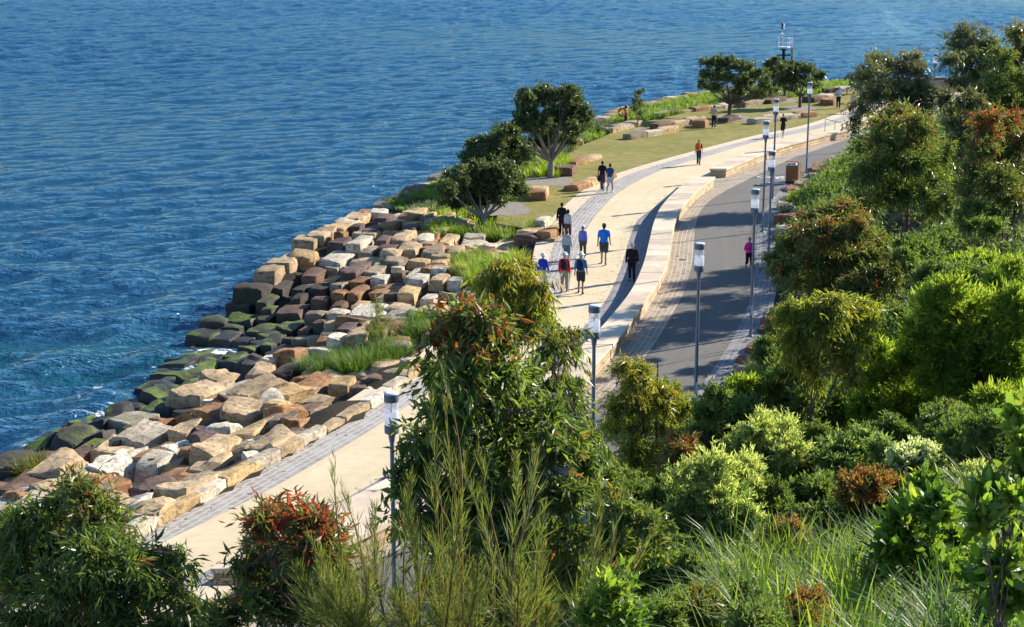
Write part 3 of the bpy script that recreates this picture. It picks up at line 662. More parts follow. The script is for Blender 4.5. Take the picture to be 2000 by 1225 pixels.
# reddish rocks along the hill foot: x0 x1 y0 y1 H col (zoomed coordinates, origin and scale per list)
def kerbrocks(txt, ox, oy, sc, n0):
    for i, row in enumerate(txt.split(';')):
        x0, x1, y0, y1, hp, c = row.split(); x0, x1, y0, y1, hp = map(float, (x0, x1, y0, y1, hp))
        u = ox + (x0 + x1) / 2 / sc; v = oy + (y1 + hp) / sc
        p = PG(u, v); D = dep(p); wd = (x1 - x0) / sc * D / F; dd = max(.5, (y1 - y0) / sc * p[1] / (v + 150)); hh = max(.25, hp / sc * D / F)
        yw = -.25 if p[1] > 60 else -.4
        o = rock(p[0] + math.sin(-yw) * dd / 2, p[1] + dd / 2, p[2] + hh, wd, dd, hh + .5, yw, c, 'edging_rock', .05, .08)
        tag(o, f"{PAL[c][2]} rock edging the shrub slope beside the road, {ORD[n0 + i]} counting towards the viewer", 'rock', 'rocks edging the shrub slope')
    return n0 + i + 1
n0 = kerbrocks("800 900 18 45 25 O;715 820 55 92 35 O;690 740 120 140 15 G;610 680 168 190 18 G;555 640 190 218 22 R;640 700 215 240 14 B;505 600 288 305 42 T;598 682 315 335 22 G;492 615 350 378 50 R;500 590 438 465 16 V;488 582 478 495 30 B;455 530 935 950 28 R;412 522 985 1010 28 R", 1350, 300, 3.062, 0)
kerbrocks("1150 1250 100 150 24 P;1080 1205 228 268 26 R;1190 1280 238 272 20 V;1025 1110 298 330 22 R;1003 1108 338 365 50 T;1105 1200 330 372 20 T;950 1010 428 470 20 R;898 965 505 535 22 R;960 1080 470 520 26 P", 1100, 600, 3.063, n0)
# ================================================================== bench walls
def m_cutstone():
    t = NT('sawn_sandstone'); g = tc(t); oi = t.n('ShaderNodeObjectInfo')
    n1 = t.noise((g, 3), .9, 4, .6, 1.0); n2 = t.noise((g, 3), 25, 4)
    c = t.mix(t.ramp((n1, 0), [(.4, 0), (.6, 1)]), (.70, .57, .42), (.60, .47, .34))
    hv = t.n('ShaderNodeHueSaturation', {'Saturation': 1.0, 'Fac': 1.0}); t.t.links.new(c.outputs[2], hv.inputs['Color'])
    t.t.links.new(t.math('MULTIPLY_ADD', (oi, 5), .34, .80).outputs[0], hv.inputs['Value'])
    return t.out((hv, 0), .85, .2, (n2, 0), .3, .01)
M_CUT = m_cutstone()
def m_wallface():
    t = NT('coursed_sandstone'); g = t.n('ShaderNodeUVMap'); tg = tc(t)
    br = t.n('ShaderNodeTexBrick', {'Vector': (g, 0), 'Color1': (0, 0, 0, 1), 'Color2': (1, 1, 1, 1), 'Mortar': (.5, .5, .5, 1), 'Scale': 1.0, 'Mortar Size': .008, 'Brick Width': .55, 'Row Height': .165}, offset=.5)
    nz = t.noise((tg, 3), 7, 5, .7)
    c = t.ramp((br, 0), [(0, (.50, .36, .20)), (.35, (.62, .49, .32)), (.7, (.42, .27, .14)), (1, (.66, .54, .38))])
    c = t.mix(t.ramp((nz, 0), [(.5, 0), (.7, .5)]), c, (.30, .19, .10)); c = t.mix((br, 1), c, (.16, .11, .07))
    h = t.math('MULTIPLY_ADD', (br, 1), -1.0, (nz, 0))
    return t.out(c, .9, .2, h, .8, .03)
M_WFACE = m_wallface()
def arc_samples(c, y0, y1, L):
    ys = np.arange(y0, y1, .05); d = np.hypot(np.gradient(ev(c, ys)), .05); s = np.cumsum(d)
    n = max(1, round(s[-1] / L)); return [float(np.interp(q, s, ys)) for q in np.linspace(s[0], s[-1], n + 1)]
def tang(c, y):
    dx = float(ev(c, y + .2) - ev(c, y - .2)); L = math.hypot(dx, .4); return dx / L, .4 / L
def wall(y0, y1, label, L=1.25, cD=cD1, cE=cE1):
    root = empty('bench_wall', (float(ev(cD, y0)), y0, 0), label=label, cat='stone wall', group='low sandstone bench walls')
    base = np.array([ev(cD, y0), y0, 0])
    mid = (cD[0], (cD[1] + cE[1]) / 2)
    yy = arc_samples(mid, y0, y1, L); rs = random.Random(int(y0))
    ys = np.arange(y0 + .03, y1 - .03, .25)
    def nrm(c, y, s): tx, ty = tang(c, y); return np.array([ty, -tx]) * s
    Lp = np.array([[ev(cD, y), y] + 0 * nrm(cD, y, .03) for y in ys]) if 0 else np.array([np.array([ev(cD, y), y]) + nrm(mid, y, .05) for y in ys])
    Rp = np.array([np.array([ev(cE, y), y]) - nrm(mid, y, .05) for y in ys])
    s_ = np.concatenate([[0], np.cumsum(np.hypot(*np.diff(Rp, axis=0).T))])
    V = []; UV = []; Fc = []
    for a, (pl, pr, u) in enumerate(zip(Lp, Rp, s_)):
        for (p, z) in ((pl, -.1), (pl, .43), (pr, .43), (pr, -.1)):
            V.append((p[0] - base[0], p[1] - base[1], z)); UV.append((u, z))
    n = len(ys)
    for a in range(n - 1):
        for q in (0, 2): Fc.append((a * 4 + q, (a + 1) * 4 + q, (a + 1) * 4 + q + 1, a * 4 + q + 1)[::-1] if q == 2 else (a * 4, a * 4 + 1, (a + 1) * 4 + 1, (a + 1) * 4))
    Fc.append((0, 3, 2, 1)); Fc.append(((n - 1) * 4, (n - 1) * 4 + 1, (n - 1) * 4 + 2, (n - 1) * 4 + 3))
    me = bpy.data.meshes.new('wall_body'); me.from_pydata(V, [], Fc); ul = me.uv_layers.new(name='UVMap')
    for pl in me.polygons:
        for li in pl.loop_indices:
            vi = me.loops[li].vertex_index; ul.data[li].uv = UV[vi]
    for pl in list(me.polygons)[-2:]:
        for li in pl.loop_indices:
            vi = me.loops[li].vertex_index; c = me.vertices[vi].co; ul.data[li].uv = (c.x - c.y * .2, c.z)
    me.materials.append(M_WFACE); me.update(); link('wall_body', me, root)
    for i in range(len(yy) - 1):
        a, b = yy[i], yy[i + 1]; k = 4; g = .006
        rows = []
        for j in range(k + 1):
            y = a + (b - a) * j / k + (g if j == 0 else -g if j == k else 0)
            rows.append((np.array([ev(cD, y), y]), np.array([ev(cE, y), y])))
        dz = rs.uniform(-.006, .006); V = []
        for pl, pr in rows:
            for p, z in ((pl, .43), (pl, WZ + dz), (pr, WZ + dz), (pr, .43)): V.append((p[0] - base[0], p[1] - base[1], z))
        Fc = []
        for j in range(k):
            for q in range(4):
                m = (q + 1) % 4; Fc.append((j * 4 + q, j * 4 + m, (j + 1) * 4 + m, (j + 1) * 4 + q)[::-1])
        Fc.append((0, 1, 2, 3)[::-1]); Fc.append((k * 4, k * 4 + 3, k * 4 + 2, k * 4 + 1)[::-1])
        mb = MB(); mb.add(V, Fc); mb.build('coping_slab', M_CUT, root)
    return root
yA = P(478,1141,WZ)[1]; yE1 = P(1374,345,WZ)[1]; yS2 = P(1409,347,.0)[1]; yE2 = P(1625,262,.2)[1]
wall(24.0, yA - .1, 'pale sandstone bench wall at the bottom left behind the nearest leafy tree')
wall(yA + .9, yE1, 'long curving sandstone bench wall between gravel promenade and road')
wall(yS2, yE2, 'farther sandstone bench wall beside the road bend with a dark end block', 1.25, cD2, cE2)
wall(yE2 + 4.5, yE2 + 11, 'short far sandstone wall beyond the two handrails', 1.25, cD2, cE2)
# end blocks
# ================================================================== lamps
M_LAMPGREY = plain('lamp_grey_paint', (.15, .18, .22), .45, .5, var=.06)
t = NT('lamp_frosted'); pd = t.n('ShaderNodeBsdfPrincipled', {'Base Color': (.85, .87, .9, 1), 'Roughness': .3}); tl_ = t.n('ShaderNodeBsdfTranslucent', {'Color': (.95, .96, 1, 1)}); mx_ = t.n('ShaderNodeMixShader', {0: .6, 1: (pd, 0), 2: (tl_, 0)}); t.n('ShaderNodeOutputMaterial', {0: (mx_, 0)}); M_FROST = t.m
t = NT('lamp_clear'); pp = t.n('ShaderNodeBsdfPrincipled', {'Base Color': (.8, .85, .9, 1), 'Roughness': .05, 'Alpha': .28}); oo = t.n('ShaderNodeOutputMaterial', {0: (pp, 0)}); M_CLEAR = t.m
M_CAPW = plain('lamp_cap_top', (.62, .64, .66), .4, .5, var=.05)
def make_lamp(L=5.55):
    r = empty('street_lamp', (0, 0, 0))
    MB().rev((0, 0, 0), [(.14, 0), (.14, .02), (.075, .03), (.075, .05)], 20).build('base_plate', M_LAMPGREY, r)
    MB().rev((0, 0, .05), [(.056, 0), (.053, 2.2), (.046, L - 1.12)], 16).build('pole', M_LAMPGREY, r)
    MB().box((.02, -.067, 1.0), (.07, .012, .35)).build('hatch', M_CAPW, r)
    h = L - .87 - .2
    hd = MB().rev((0, 0, h), [(.056, 0), (.075, .13), (.075, .2)], 16); hd.build('neck', M_LAMPGREY, r)
    z = L - .87
    MB().rev((0, 0, z), [(.15, 0), (.155, .01), (.155, .17), (.15, .18)], 28).build('collar', M_LAMPGREY, r)
    MB().rev((0, 0, z + .18), [(.148, 0), (.148, .28)], 28).build('frosted_glass', M_FROST, r)
    MB().rev((0, 0, z + .46), [(.148, 0.001), (.148, .22)], 28, caps=False).build('clear_glass', M_CLEAR, r)
    b = MB()
    for a in (0.6, 2.7, 4.8): b.rev((.125 * math.cos(a), .125 * math.sin(a), z + .46), [(.008, 0), (.008, .22)], 6)
    b.rev((0, 0, z + .46), [(.035, 0), (.02, .1)], 10); b.build('reflector_rods', M_CAPW, r)
    MB().rev((0, 0, z + .68), [(.15, 0), (.155, .01), (.155, .165)], 28).build('cap', M_LAMPGREY, r)
    MB().rev((0, 0, z + .845), [(.157, 0), (.157, .02), (.10, .03)], 28).build('cap_lid', M_CAPW, r)
    return r
LL = ['nearest street lamp, half hidden by the big leafy tree', 'street lamp standing before the bottom end of the dark shadowed pavers','street lamp left of the pink jogger','street lamp directly right of the pink jogger',
 'street lamp with the middle one of the three clustered heads, lowest placed','street lamp with the leftmost of the three clustered heads near the bin','tallest reaching head of the three clustered street lamps','street lamp just behind the timber litter bin',
 'street lamp hidden behind the right hand gum tree','far street lamp head standing against the water between gum trees','farthest street lamp head at the right against the water']
proto = make_lamp()
for i, (x, y) in enumerate(LAMPS):
    o = proto if i == 0 else copy_tree(proto)
    o.location = (x, y, max(0, Gs(x, y)) if i > 7 else 0); tag(o, LL[i], 'street lamp', 'street lamps along the road edge')
# ================================================================== litter bin
M_TIMBER = NT('bin_timber'); t = M_TIMBER; g = tc(t)
wv = t.n('ShaderNodeTexWave', {'Vector': (g, 3), 'Scale': 3.2, 'Distortion': .0}, bands_direction='DIAGONAL'); nz = t.noise((g, 3), 12, 3)
M_TIMBER = t.out(t.mix(t.ramp((wv, 0), [(.05, 1), (.2, 0)]), t.mix((nz, 0), (.32, .12, .04), (.48, .20, .07)), (.03, .015, .01)), .5, .3)
M_STEEL = plain('brushed_steel', (.55, .57, .6), .3, .5, 1.0)
M_BLACK = plain('black_plastic', (.012, .013, .016), .5, .3)
p = P(1549, 358, 0); bx, by = float(p[0]) + .05, float(p[1]) + .4
r = empty('litter_bin', (bx, by, 0), -.35, 'square timber clad litter bin with canopy lid beside the road', 'litter bin')
MB().box((0, 0, .03), (.72, .72, .06)).build('plinth', M_BLACK, r)
sl_ = MB()
for sx, sy, rz in ((0, -.365, 0), (0, .365, 0), (-.365, 0, math.pi / 2), (.365, 0, math.pi / 2)):
    for k in range(7):
        q = -.3 + k * .1; cx_, cy_ = (q, sy) if rz == 0 else (sx, q)
        sl_.box((cx_, cy_, .56), (.088, .02, .96), rz)
sl_.build('timber_cladding', M_TIMBER, r)
MB().box((0, 0, .55), (.70, .70, .96)).build('liner', M_BLACK, r)
fr = MB()
for sx in (-1, 1):
    for sy in (-1, 1): fr.box((sx * .375, sy * .375, .56), (.03, .03, 1.02)); fr.tube([(sx * .34, sy * .3, 1.06), (sx * .34, sy * .3, 1.26)], .014, 8)
    fr.box((0, sx * .375, 1.06), (.78, .03, .03)); fr.box((sx * .375, 0, 1.06), (.03, .72, .03))
fr.build('steel_frame', M_STEEL, r)
MB().rev((0, 0, 1.05), [(.20, 0), (.20, .05), (.15, .05), (.15, .0)], 20).build('opening_ring', M_STEEL, r)
MB().box((0, 0, 1.275), (.74, .68, .03)).build('canopy', M_TIMBER, r)
# ================================================================== road mark : white walking figure with a bicycle below
t = NT('road_paint'); g = tc(t); nz = t.noise((g, 3), 14, 4, .7); M_PAINT = t.out(t.mix(t.ramp((nz, 0), [(.55, 0), (.62, 1)]), (.78, .78, .74), (.25, .24, .22)), .8, .2)
def flat(name, polys, loc, rz, mat, sc=1.0, kind='structure'):
    V = []; Fc = []
    for pl in polys:
        b = len(V); V += [(x * sc, y * sc, 0) for x, y in pl]; Fc.append(tuple(range(b, b + len(pl))))
    me = bpy.data.meshes.new(name); me.from_pydata(V, [], Fc); me.update(); me.materials.append(mat)
    o = link(name, me, None, loc, rz); return tag(o, kind=kind)
def disc(x, y, r, n=14): return [(x + r * math.cos(2 * math.pi * i / n), y + r * math.sin(2 * math.pi * i / n)) for i in range(n)]
def ring(x, y, r, w_, n=18): return [[(x + q * math.cos(a), y + q * math.sin(a)) for q, a in ((r, a0), (r, a1), (r - w_, a1), (r - w_, a0))] for a0, a1 in ((2 * math.pi * i / n, 2 * math.pi * (i + 1) / n) for i in range(n))]
def bar(x0, y0, x1, y1, w_):
    L = math.hypot(x1 - x0, y1 - y0); nx_, ny_ = -(y1 - y0) / L * w_ / 2, (x1 - x0) / L * w_ / 2
    return [(x0 + nx_, y0 + ny_), (x1 + nx_, y1 + ny_), (x1 - nx_, y1 - ny_), (x0 - nx_, y0 - ny_)]
# kept clear of the joggers' shadows: figure nearer, bicycle behind it
p = P(1484, 363, 0)
flat('road_marking', [disc(0, 1.95, .17), bar(0, 1.7, 0, 1.0, .36), bar(-.05, 1.05, -.32, .1, .17), bar(.05, 1.05, .36, .15, .17), bar(-.12, 1.65, -.48, 1.15, .13), bar(.12, 1.65, .5, 1.3, .13)], (p[0], p[1], .0045), -.9, M_PAINT, 1.15)
p = P(1492, 357, 0)
flat('road_marking', ring(-.5, .4, .38, .09) + ring(.6, .4, .38, .09) + [bar(-.5, .4, -.15, .95, .08), bar(-.15, .95, .4, .95, .08), bar(.4, .95, .6, .4, .08), bar(-.15, .95, .08, .4, .08), bar(.08, .4, .4, .95, .08), bar(.4, .95, .35, 1.15, .08), bar(.25, 1.15, .55, 1.15, .08)], (p[0] + .6, p[1] + 1.6, .0045), -.5, M_PAINT, 1.1)
t = NT('drain_iron'); M_IRON = plain('drain_iron', (.06, .06, .06), .6)
for u, v in ((1298, 599), (1291, 452 + 40)):
    p = P(u, v, 0); 
for u, v, lb in ((1296, 600, 'small square drain cover in the warm cobbles beside the bench wall'), (1333, 508, 'small square drain cover in the shaded cobbles below the lamp row')):
    p = P(u, v, 0); o = MB().box((0, 0, 0), (.3, .3, .01)); 
    for k in range(4): o.box((-.1 + k * .066, 0, .007), (.02, .24, .006))
    tag(o.build('drain_cover', M_IRON, None, (p[0], p[1], .006), -.3), lb, 'drain cover')
# road joints
M_JOINT = plain('joint_tar', (.03, .03, .032), .7)
for yj in (51.5, 84.0, 92.5):
    a = np.array([ev(cF, yj) + .02, yj]); b = np.array([ev(cG, yj + 1.2) - .02, yj + 1.2])
    flat('road_joint', [bar(a[0], a[1], b[0], b[1], .035)], (0, 0, .0035), 0, M_JOINT)
# ================================================================== handrails
def rail(px, lab, r_=.024):
    root = empty('handrail', tuple(P(*px[0])), label=lab, cat='handrail', group='thin steel handrails at the far wall gap')
    b = P(*px[0]); A = P(*px[0]) - b; B = P(*px[1]) - b; C_ = P(*px[2]) - b
    MB().tube([A, A + [0, 0, .85], A + [0, 0, .93] + (B - A) * .02, B * .98 + A * .02 + [0, 0, .93], B + [0, 0, .93]], r_, 8).build('rail', M_LAMPGREY, root)
    MB().tube([C_, C_ + [0, 0, .92]], r_, 8).build('post', M_LAMPGREY, root)
    MB().tube([B, B + [0, 0, .93]], r_, 8).build('post', M_LAMPGREY, root)
rail([(1645,266),(1611,257),(1630,262)], 'left handrail of the pair at the far wall gap')
rail([(1652,263),(1680,249),(1665,256)], 'right handrail of the pair at the far wall gap')
# ================================================================== life ring station
M_RED = plain('life_ring_red', (.75, .06, .02), .5); M_WHITE = plain('white_paint', (.75, .75, .75), .5, var=.05); M_DKPOST = plain('dark_post', (.03, .028, .026), .7)
p = PG(1222, 246); r = empty('life_ring_station', tuple(p), -.2, 'red life ring hanging on a dark post beside the thin sapling', 'life ring')
MB().box((0, 0, .75), (.20, .16, 1.5)).build('post', M_DKPOST, r)
MB().box((0, 0, 1.56), (.24, .2, .1), taper=.7).build('post_cap', M_LAMPGREY, r)
tor = MB(); n1_, n2_ = 24, 10
vs = [((.30 + .085 * math.cos(b)) * math.cos(a), .085 * math.sin(b), (.30 + .085 * math.cos(b)) * math.sin(a)) for a in np.linspace(0, 2 * math.pi, n1_, endpoint=False) for b in np.linspace(0, 2 * math.pi, n2_, endpoint=False)]
fs = [(i * n2_ + j, ((i + 1) % n1_) * n2_ + j, ((i + 1) % n1_) * n2_ + (j + 1) % n2_, i * n2_ + (j + 1) % n2_) for i in range(n1_) for j in range(n2_)]
tor.add(vs, fs, True); o = tor.build('life_ring', [M_RED, M_WHITE], r, (-.22, -.14, 1.05))
for k, pl in enumerate(o.data.polygons): pl.material_index = 1 if (k // n2_) % 6 == 0 else 0
# ================================================================== harbour beacon
Yb = 178.0; b0 = PY(1530, 118, Yb); base = np.array([b0[0], Yb, WATER]); S_ = dep(base) / F
def zz(v): return PY(1530, v, Yb)[2] - WATER
M_NAVY = plain('beacon_navy', (.015, .02, .035), .5); M_BW = plain('beacon_white', (.72, .72, .74), .5, var=.06); M_RUST = plain('beacon_rust', (.45, .17, .06), .7)
r = empty('navigation_beacon', tuple(base), 0, 'white platformed harbour beacon on a dark column in the water behind the far trees', 'beacon')
zp = zz(93.5); px_ = S_
MB().rev((0, 0, -2.5), [(.16, 0), (.16, 2.5 + zz(99)), (.4, 2.5 + zz(96)), (.46, 2.5 + zz(95))], 18).build('column', M_NAVY, r)
MB().rev((0, 0, zz(95)), [(.46, 0), (.68, .10), (.68, .2), (.62, .2)], 24).build('platform', M_BW, r)
rl = MB(); hz = zz(74) - zp
for a in np.linspace(0, 2 * math.pi, 8, endpoint=False): rl.tube([(.64 * math.cos(a), .64 * math.sin(a), zp), (.64 * math.cos(a), .64 * math.sin(a), zp + hz)], .02, 6)
for q in (.5, 1.0): rl.tube([(.64 * math.cos(a), .64 * math.sin(a), zp + hz * q) for a in np.linspace(0, 2 * math.pi, 20)], .022, 6)
rl.build('railing', M_BW, r)
ld = MB()
for dy in (-.15, .15): ld.tube([(.86, dy, zz(112)), (.86, dy, zz(74))], .022, 6)
for q in range(9): ld.tube([(.86, -.15, zz(112) + q * .3), (.86, .15, zz(112) + q * .3)], .015, 6)
for q in (.55, .98): ld.box((.78, 0, zp + hz * q), (.36, .3, .05))
ld.build('ladder', M_BW, r)
MB().tube([(-.32, 0, zp), (-.32, 0, zz(74))], .045, 8).build('light_post', M_RUST, r)
lb_ = MB().box((-.26, 0, (zz(74) + zz(66)) / 2), (.50, .5, zz(66) - zz(74))); lb_.rev((-.3, 0, zz(66)), [(.12, 0), (.12, .09), (.03, .13)], 12); lb_.build('light_box', M_BW, r)
MB().tube([(-.2, 0, zz(66)), (-.2, 0, zz(44))], .018, 6).build('mast', M_BW, r)
for va, vb in ((56, 50.5), (50, 43.5)): MB().rev((-.2, 0, zz(va)), [(.24, 0), (.02, zz(vb) - zz(va))], 14).build('topmark_cone', M_NAVY, r)
MB().box((0, 0, zz(108)), (1.5, .1, .16)).build('brace', M_NAVY, r)
o = MB().rev((0, 0, 0), [(.13, -2.5), (.13, zz(93.5)), (.11, zz(93))], 14).build('mooring_pile', M_DKPOST, None, (base[0] + 17 * S_, base[1] + .2, WATER)); tag(o, 'dark grey pile standing in the water just right of the beacon', 'pile')
# ================================================================== slatted bench on the upper path, steps
p = PG(1704, 440); r = empty('slatted_bench', tuple(p), .5, 'grey slatted bench half hidden under the right hand trees', 'bench')
MB_ = MB()
for k in range(5): MB_.box((0, -.2 + k * .1, .45), (1.6, .07, .04))
MB_.build('seat', M_STEEL, r); q = MB()
for k in range(3): q.box((0, .28, .6 + k * .12), (1.6, .03, .07))
q.build('backrest', M_STEEL, r)
for sx in (-.65, .65): MB().box((sx, 0, .21), (.06, .45, .42)).build('leg', M_BLACK, r)
# ================================================================== foliage
KF = {'gum_leaf': 2.25, 'red_gum_leaf': 1.9, 'dark_gum_leaf': 2.5, 'bush_leaf': 1.9, 'fig_leaf': 1.6, 'broad_leaf': 1.5, 'bright_strap_leaf': 1.0, 'strap_leaf': 1.15, 'silver_leaf': 1.2, 'wattle_leaf': 1.5, 'light_gum_leaf': 1.5, 'sheoak_needle': 1.5}
def m_leaf(name, lo, hi, tip=None, trans=.35, rough=.45, spec=.5, tcol=None):
    trans = min(.5, trans * 1.2); rough = max(rough, .38); spec = min(spec, .6)
    t = NT(name); v = t.n('ShaderNodeAttribute', attribute_name='v'); a = t.n('ShaderNodeAttribute', attribute_name='tip')
    K = KF.get(name, 1.75); lo = tuple(q * K for q in lo); hi = tuple(min(.6, q * K) for q in hi)
    c = t.mix((v, 2), lo, hi)
    if tip is not None: c = t.mix((a, 2), c, tip)
    p = t.n('ShaderNodeBsdfPrincipled', {'Roughness': rough, 'Specular IOR Level': spec}); t.t.links.new(c.outputs[2], p.inputs['Base Color'])
    tr = t.n('ShaderNodeBsdfTranslucent'); tcx = t.mix(1.0, c, tcol or (1.9, 2.1, .9), 'MULTIPLY'); t.t.links.new(tcx.outputs[2], tr.inputs['Color'])
    mx = t.n('ShaderNodeMixShader', {0: trans, 1: (p, 0), 2: (tr, 0)}); t.n('ShaderNodeOutputMaterial', {0: (mx, 0)})
    return t.m
ML = {
 'gum': m_leaf('gum_leaf', (.026,.042,.013), (.095,.12,.026), (.27,.085,.025), .34, .27, .9, (1.9, 1.95, .8)),
 'gumred': m_leaf('red_gum_leaf', (.03,.045,.014), (.10,.12,.03), (.34,.07,.03), .36, .3, .8, (1.9, 1.8, .8)),
 'gumdark': m_leaf('dark_gum_leaf', (.026,.036,.018), (.088,.102,.042), (.20,.10,.045), .30, .33, .8, (1.9, 1.8, .8)),
 'gumlight': m_leaf('light_gum_leaf', (.07,.095,.018), (.21,.22,.035), (.34,.19,.035), .42, .35, .7, (1.9, 1.9, .8)),
 'fig': m_leaf('fig_leaf', (.024,.036,.015), (.088,.105,.042), (.16,.16,.08), .25, .35, .55),
 'wattle': m_leaf('wattle_leaf', (.055,.095,.016), (.16,.21,.032), (.42,.42,.08), .42, .5, .3, (1.7, 1.9, .8)),
 'pale': m_leaf('pale_wattle_leaf', (.055,.085,.03), (.14,.175,.065), (.58,.56,.26), .35, .55, .3),
 'needle': m_leaf('sheoak_needle', (.05,.07,.02), (.15,.16,.045), (.24,.13,.05), .3, .6, .3),
 'broad': m_leaf('broad_leaf', (.04,.075,.012), (.13,.18,.028), (.36,.36,.07), .38, .45, .4),
 'bush': m_leaf('bush_leaf', (.035,.055,.017), (.11,.145,.04), (.15,.16,.05), .32, .5, .4),
 'redbush': m_leaf('red_bush_leaf', (.06,.06,.02), (.14,.11,.04), (.36,.13,.05), .32, .5, .4),
 'white': m_leaf('white_flower_leaf', (.04,.08,.02), (.10,.15,.04), (.66,.64,.50), .3, .6, .3),
 'silver': m_leaf('silver_leaf', (.13,.17,.15), (.25,.30,.27), (.4,.42,.4), .25, .6, .3),
 'purple': m_leaf('lavender', (.05,.07,.03), (.10,.11,.06), (.17,.12,.24), .25, .6, .3),
 'strap': m_leaf('strap_leaf', (.05,.10,.012), (.15,.22,.025), (.36,.34,.07), .38, .45, .4),
 'strapdk': m_leaf('tussock_leaf', (.03,.065,.012), (.085,.14,.025), (.20,.19,.06), .32, .5, .4),
 'straplt': m_leaf('bright_strap_leaf', (.10,.18,.015), (.24,.31,.03), (.42,.40,.08), .40, .45, .4),
}
t = NT('bark'); g = tc(t); mp = t.n('ShaderNodeMapping', {'Vector': (g, 3), 'Scale': (1, 1, .25)}); a = t.noise((mp, 0), 9, 5, .7)
M_BARK = t.out(t.mix((a, 0), (.06, .045, .035), (.17, .13, .10)), .9, .1, (a, 0), .8, .03)
t = NT('pale_bark'); g = tc(t); mp = t.n('ShaderNodeMapping', {'Vector': (g, 3), 'Scale': (1, 1, .3)}); a = t.noise((mp, 0), 6, 5, .7)
M_PBARK = t.out(t.mix((a, 0), (.16, .14, .12), (.40, .36, .30)), .9, .1, (a, 0), .6, .02)
def nrmz(a): return a / np.maximum(np.linalg.norm(a, axis=-1, keepdims=True), 1e-9)
def leaves(rng, p, d, l, w, curl=.25):
    """lance shaped leaves: p base (n,3), d direction (n,3), l, w arrays -> verts, quads (2 per leaf, folded and bent)"""
    n = len(p); d = nrmz(d); rnd = rng.normal(size=(n, 3)); s = nrmz(np.cross(d, rnd)); up = np.cross(s, d)
    l = l[:, None]; w = w[:, None]
    a = p; b = p + d * l * .45 + s * w * .5 + up * w * .18; c = p + d * l * .45 - s * w * .5 + up * w * .18
    e = p + d * l - up * l * curl * .5; m = p + d * l * .5
    V = np.stack([a, b, c, e], 1).reshape(-1, 3); k = np.arange(n)[:, None] * 4
    return V, k + np.array([[0, 2, 3, 1]])
def leaves_oval(rng, p, d, l, w):
    n = len(p); d = nrmz(d); s = nrmz(np.cross(d, rng.normal(size=(n, 3)) + [0, 0, 1.2])); up = np.cross(s, d); rows = []
    for t_, wt, b_ in ((0, .15, 0), (.25, .85, .03), (.55, 1.0, .02), (.82, .6, -.04), (1, .05, -.12)):
        c = p + d * l[:, None] * t_ + up * l[:, None] * b_; rows += [c - s * w[:, None] * wt * .5 + up * w[:, None] * .08, c + s * w[:, None] * wt * .5 + up * w[:, None] * .08]
    V = np.stack(rows, 1).reshape(-1, 3); k = np.arange(n)[:, None] * 10
    Fq = np.concatenate([k + np.array([[2 * j, 2 * j + 1, 2 * j + 3, 2 * j + 2]]) for j in range(4)], 1).reshape(-1, 4)
    return V, Fq
def clusters(rng, cen, out, nl, tl, L, W, droop, spread=.8, sag=.3, up=0.0, lvar=.35):
    """leafy twigs: cen (n,3) twig base, out (n,3) direction"""
    n = len(cen); t = rng.random((n, nl, 1)); o = nrmz(out)[:, None, :]
    tw = tl * (.6 + .8 * rng.random((n, 1, 1)))
    p = cen[:, None, :] + o * tw * t + rng.normal(size=(n, nl, 3)) * .05 * tl
    p[..., 2] -= (t[..., 0] ** 2) * sag * tw[..., 0]
    d = o * (1 - spread * .5) + rng.normal(size=(n, nl, 3)) * spread * .6
    d[..., 2] += up - droop
    l = L * (1 + lvar * rng.normal(size=(n, nl))).clip(.4, 1.8); w = W * l / L
    return p.reshape(-1, 3), d.reshape(-1, 3), l.ravel(), w.ravel()
def tubes_np(paths, n=5):
    """paths: list of (pts (k,3), radii (k,)) -> verts, quads"""
    V = []; Fs = []; b = 0
    for pts, rr in paths:
        pts = np.asarray(pts, float); k = len(pts); tg = np.gradient(pts, axis=0); tg = nrmz(tg)
        ref = np.array([.3, .1, 1.0]) if abs(tg[0][2]) < .8 else np.array([1.0, .2, 0]); s = nrmz(np.cross(tg, ref)); u = np.cross(s, tg)
        an = np.arange(n) * 2 * np.pi / n
        ringv = pts[:, None, :] + (s[:, None, :] * np.cos(an)[None, :, None] + u[:, None, :] * np.sin(an)[None, :, None]) * np.asarray(rr)[:, None, None]
        V.append(ringv.reshape(-1, 3)); i = np.arange(k - 1)[:, None] * n + b; j = np.arange(n)[None, :]; j2 = (j + 1) % n
        Fs.append(np.stack([i + j, i + j2, i + n + j2, i + n + j], -1).reshape(-1, 4)); b += k * n
    return np.concatenate(V), np.concatenate(Fs)
def bez(a, b, c, k=7):
    t = np.linspace(0, 1, k)[:, None]; return (1 - t) ** 2 * a + 2 * t * (1 - t) * b + t * t * c
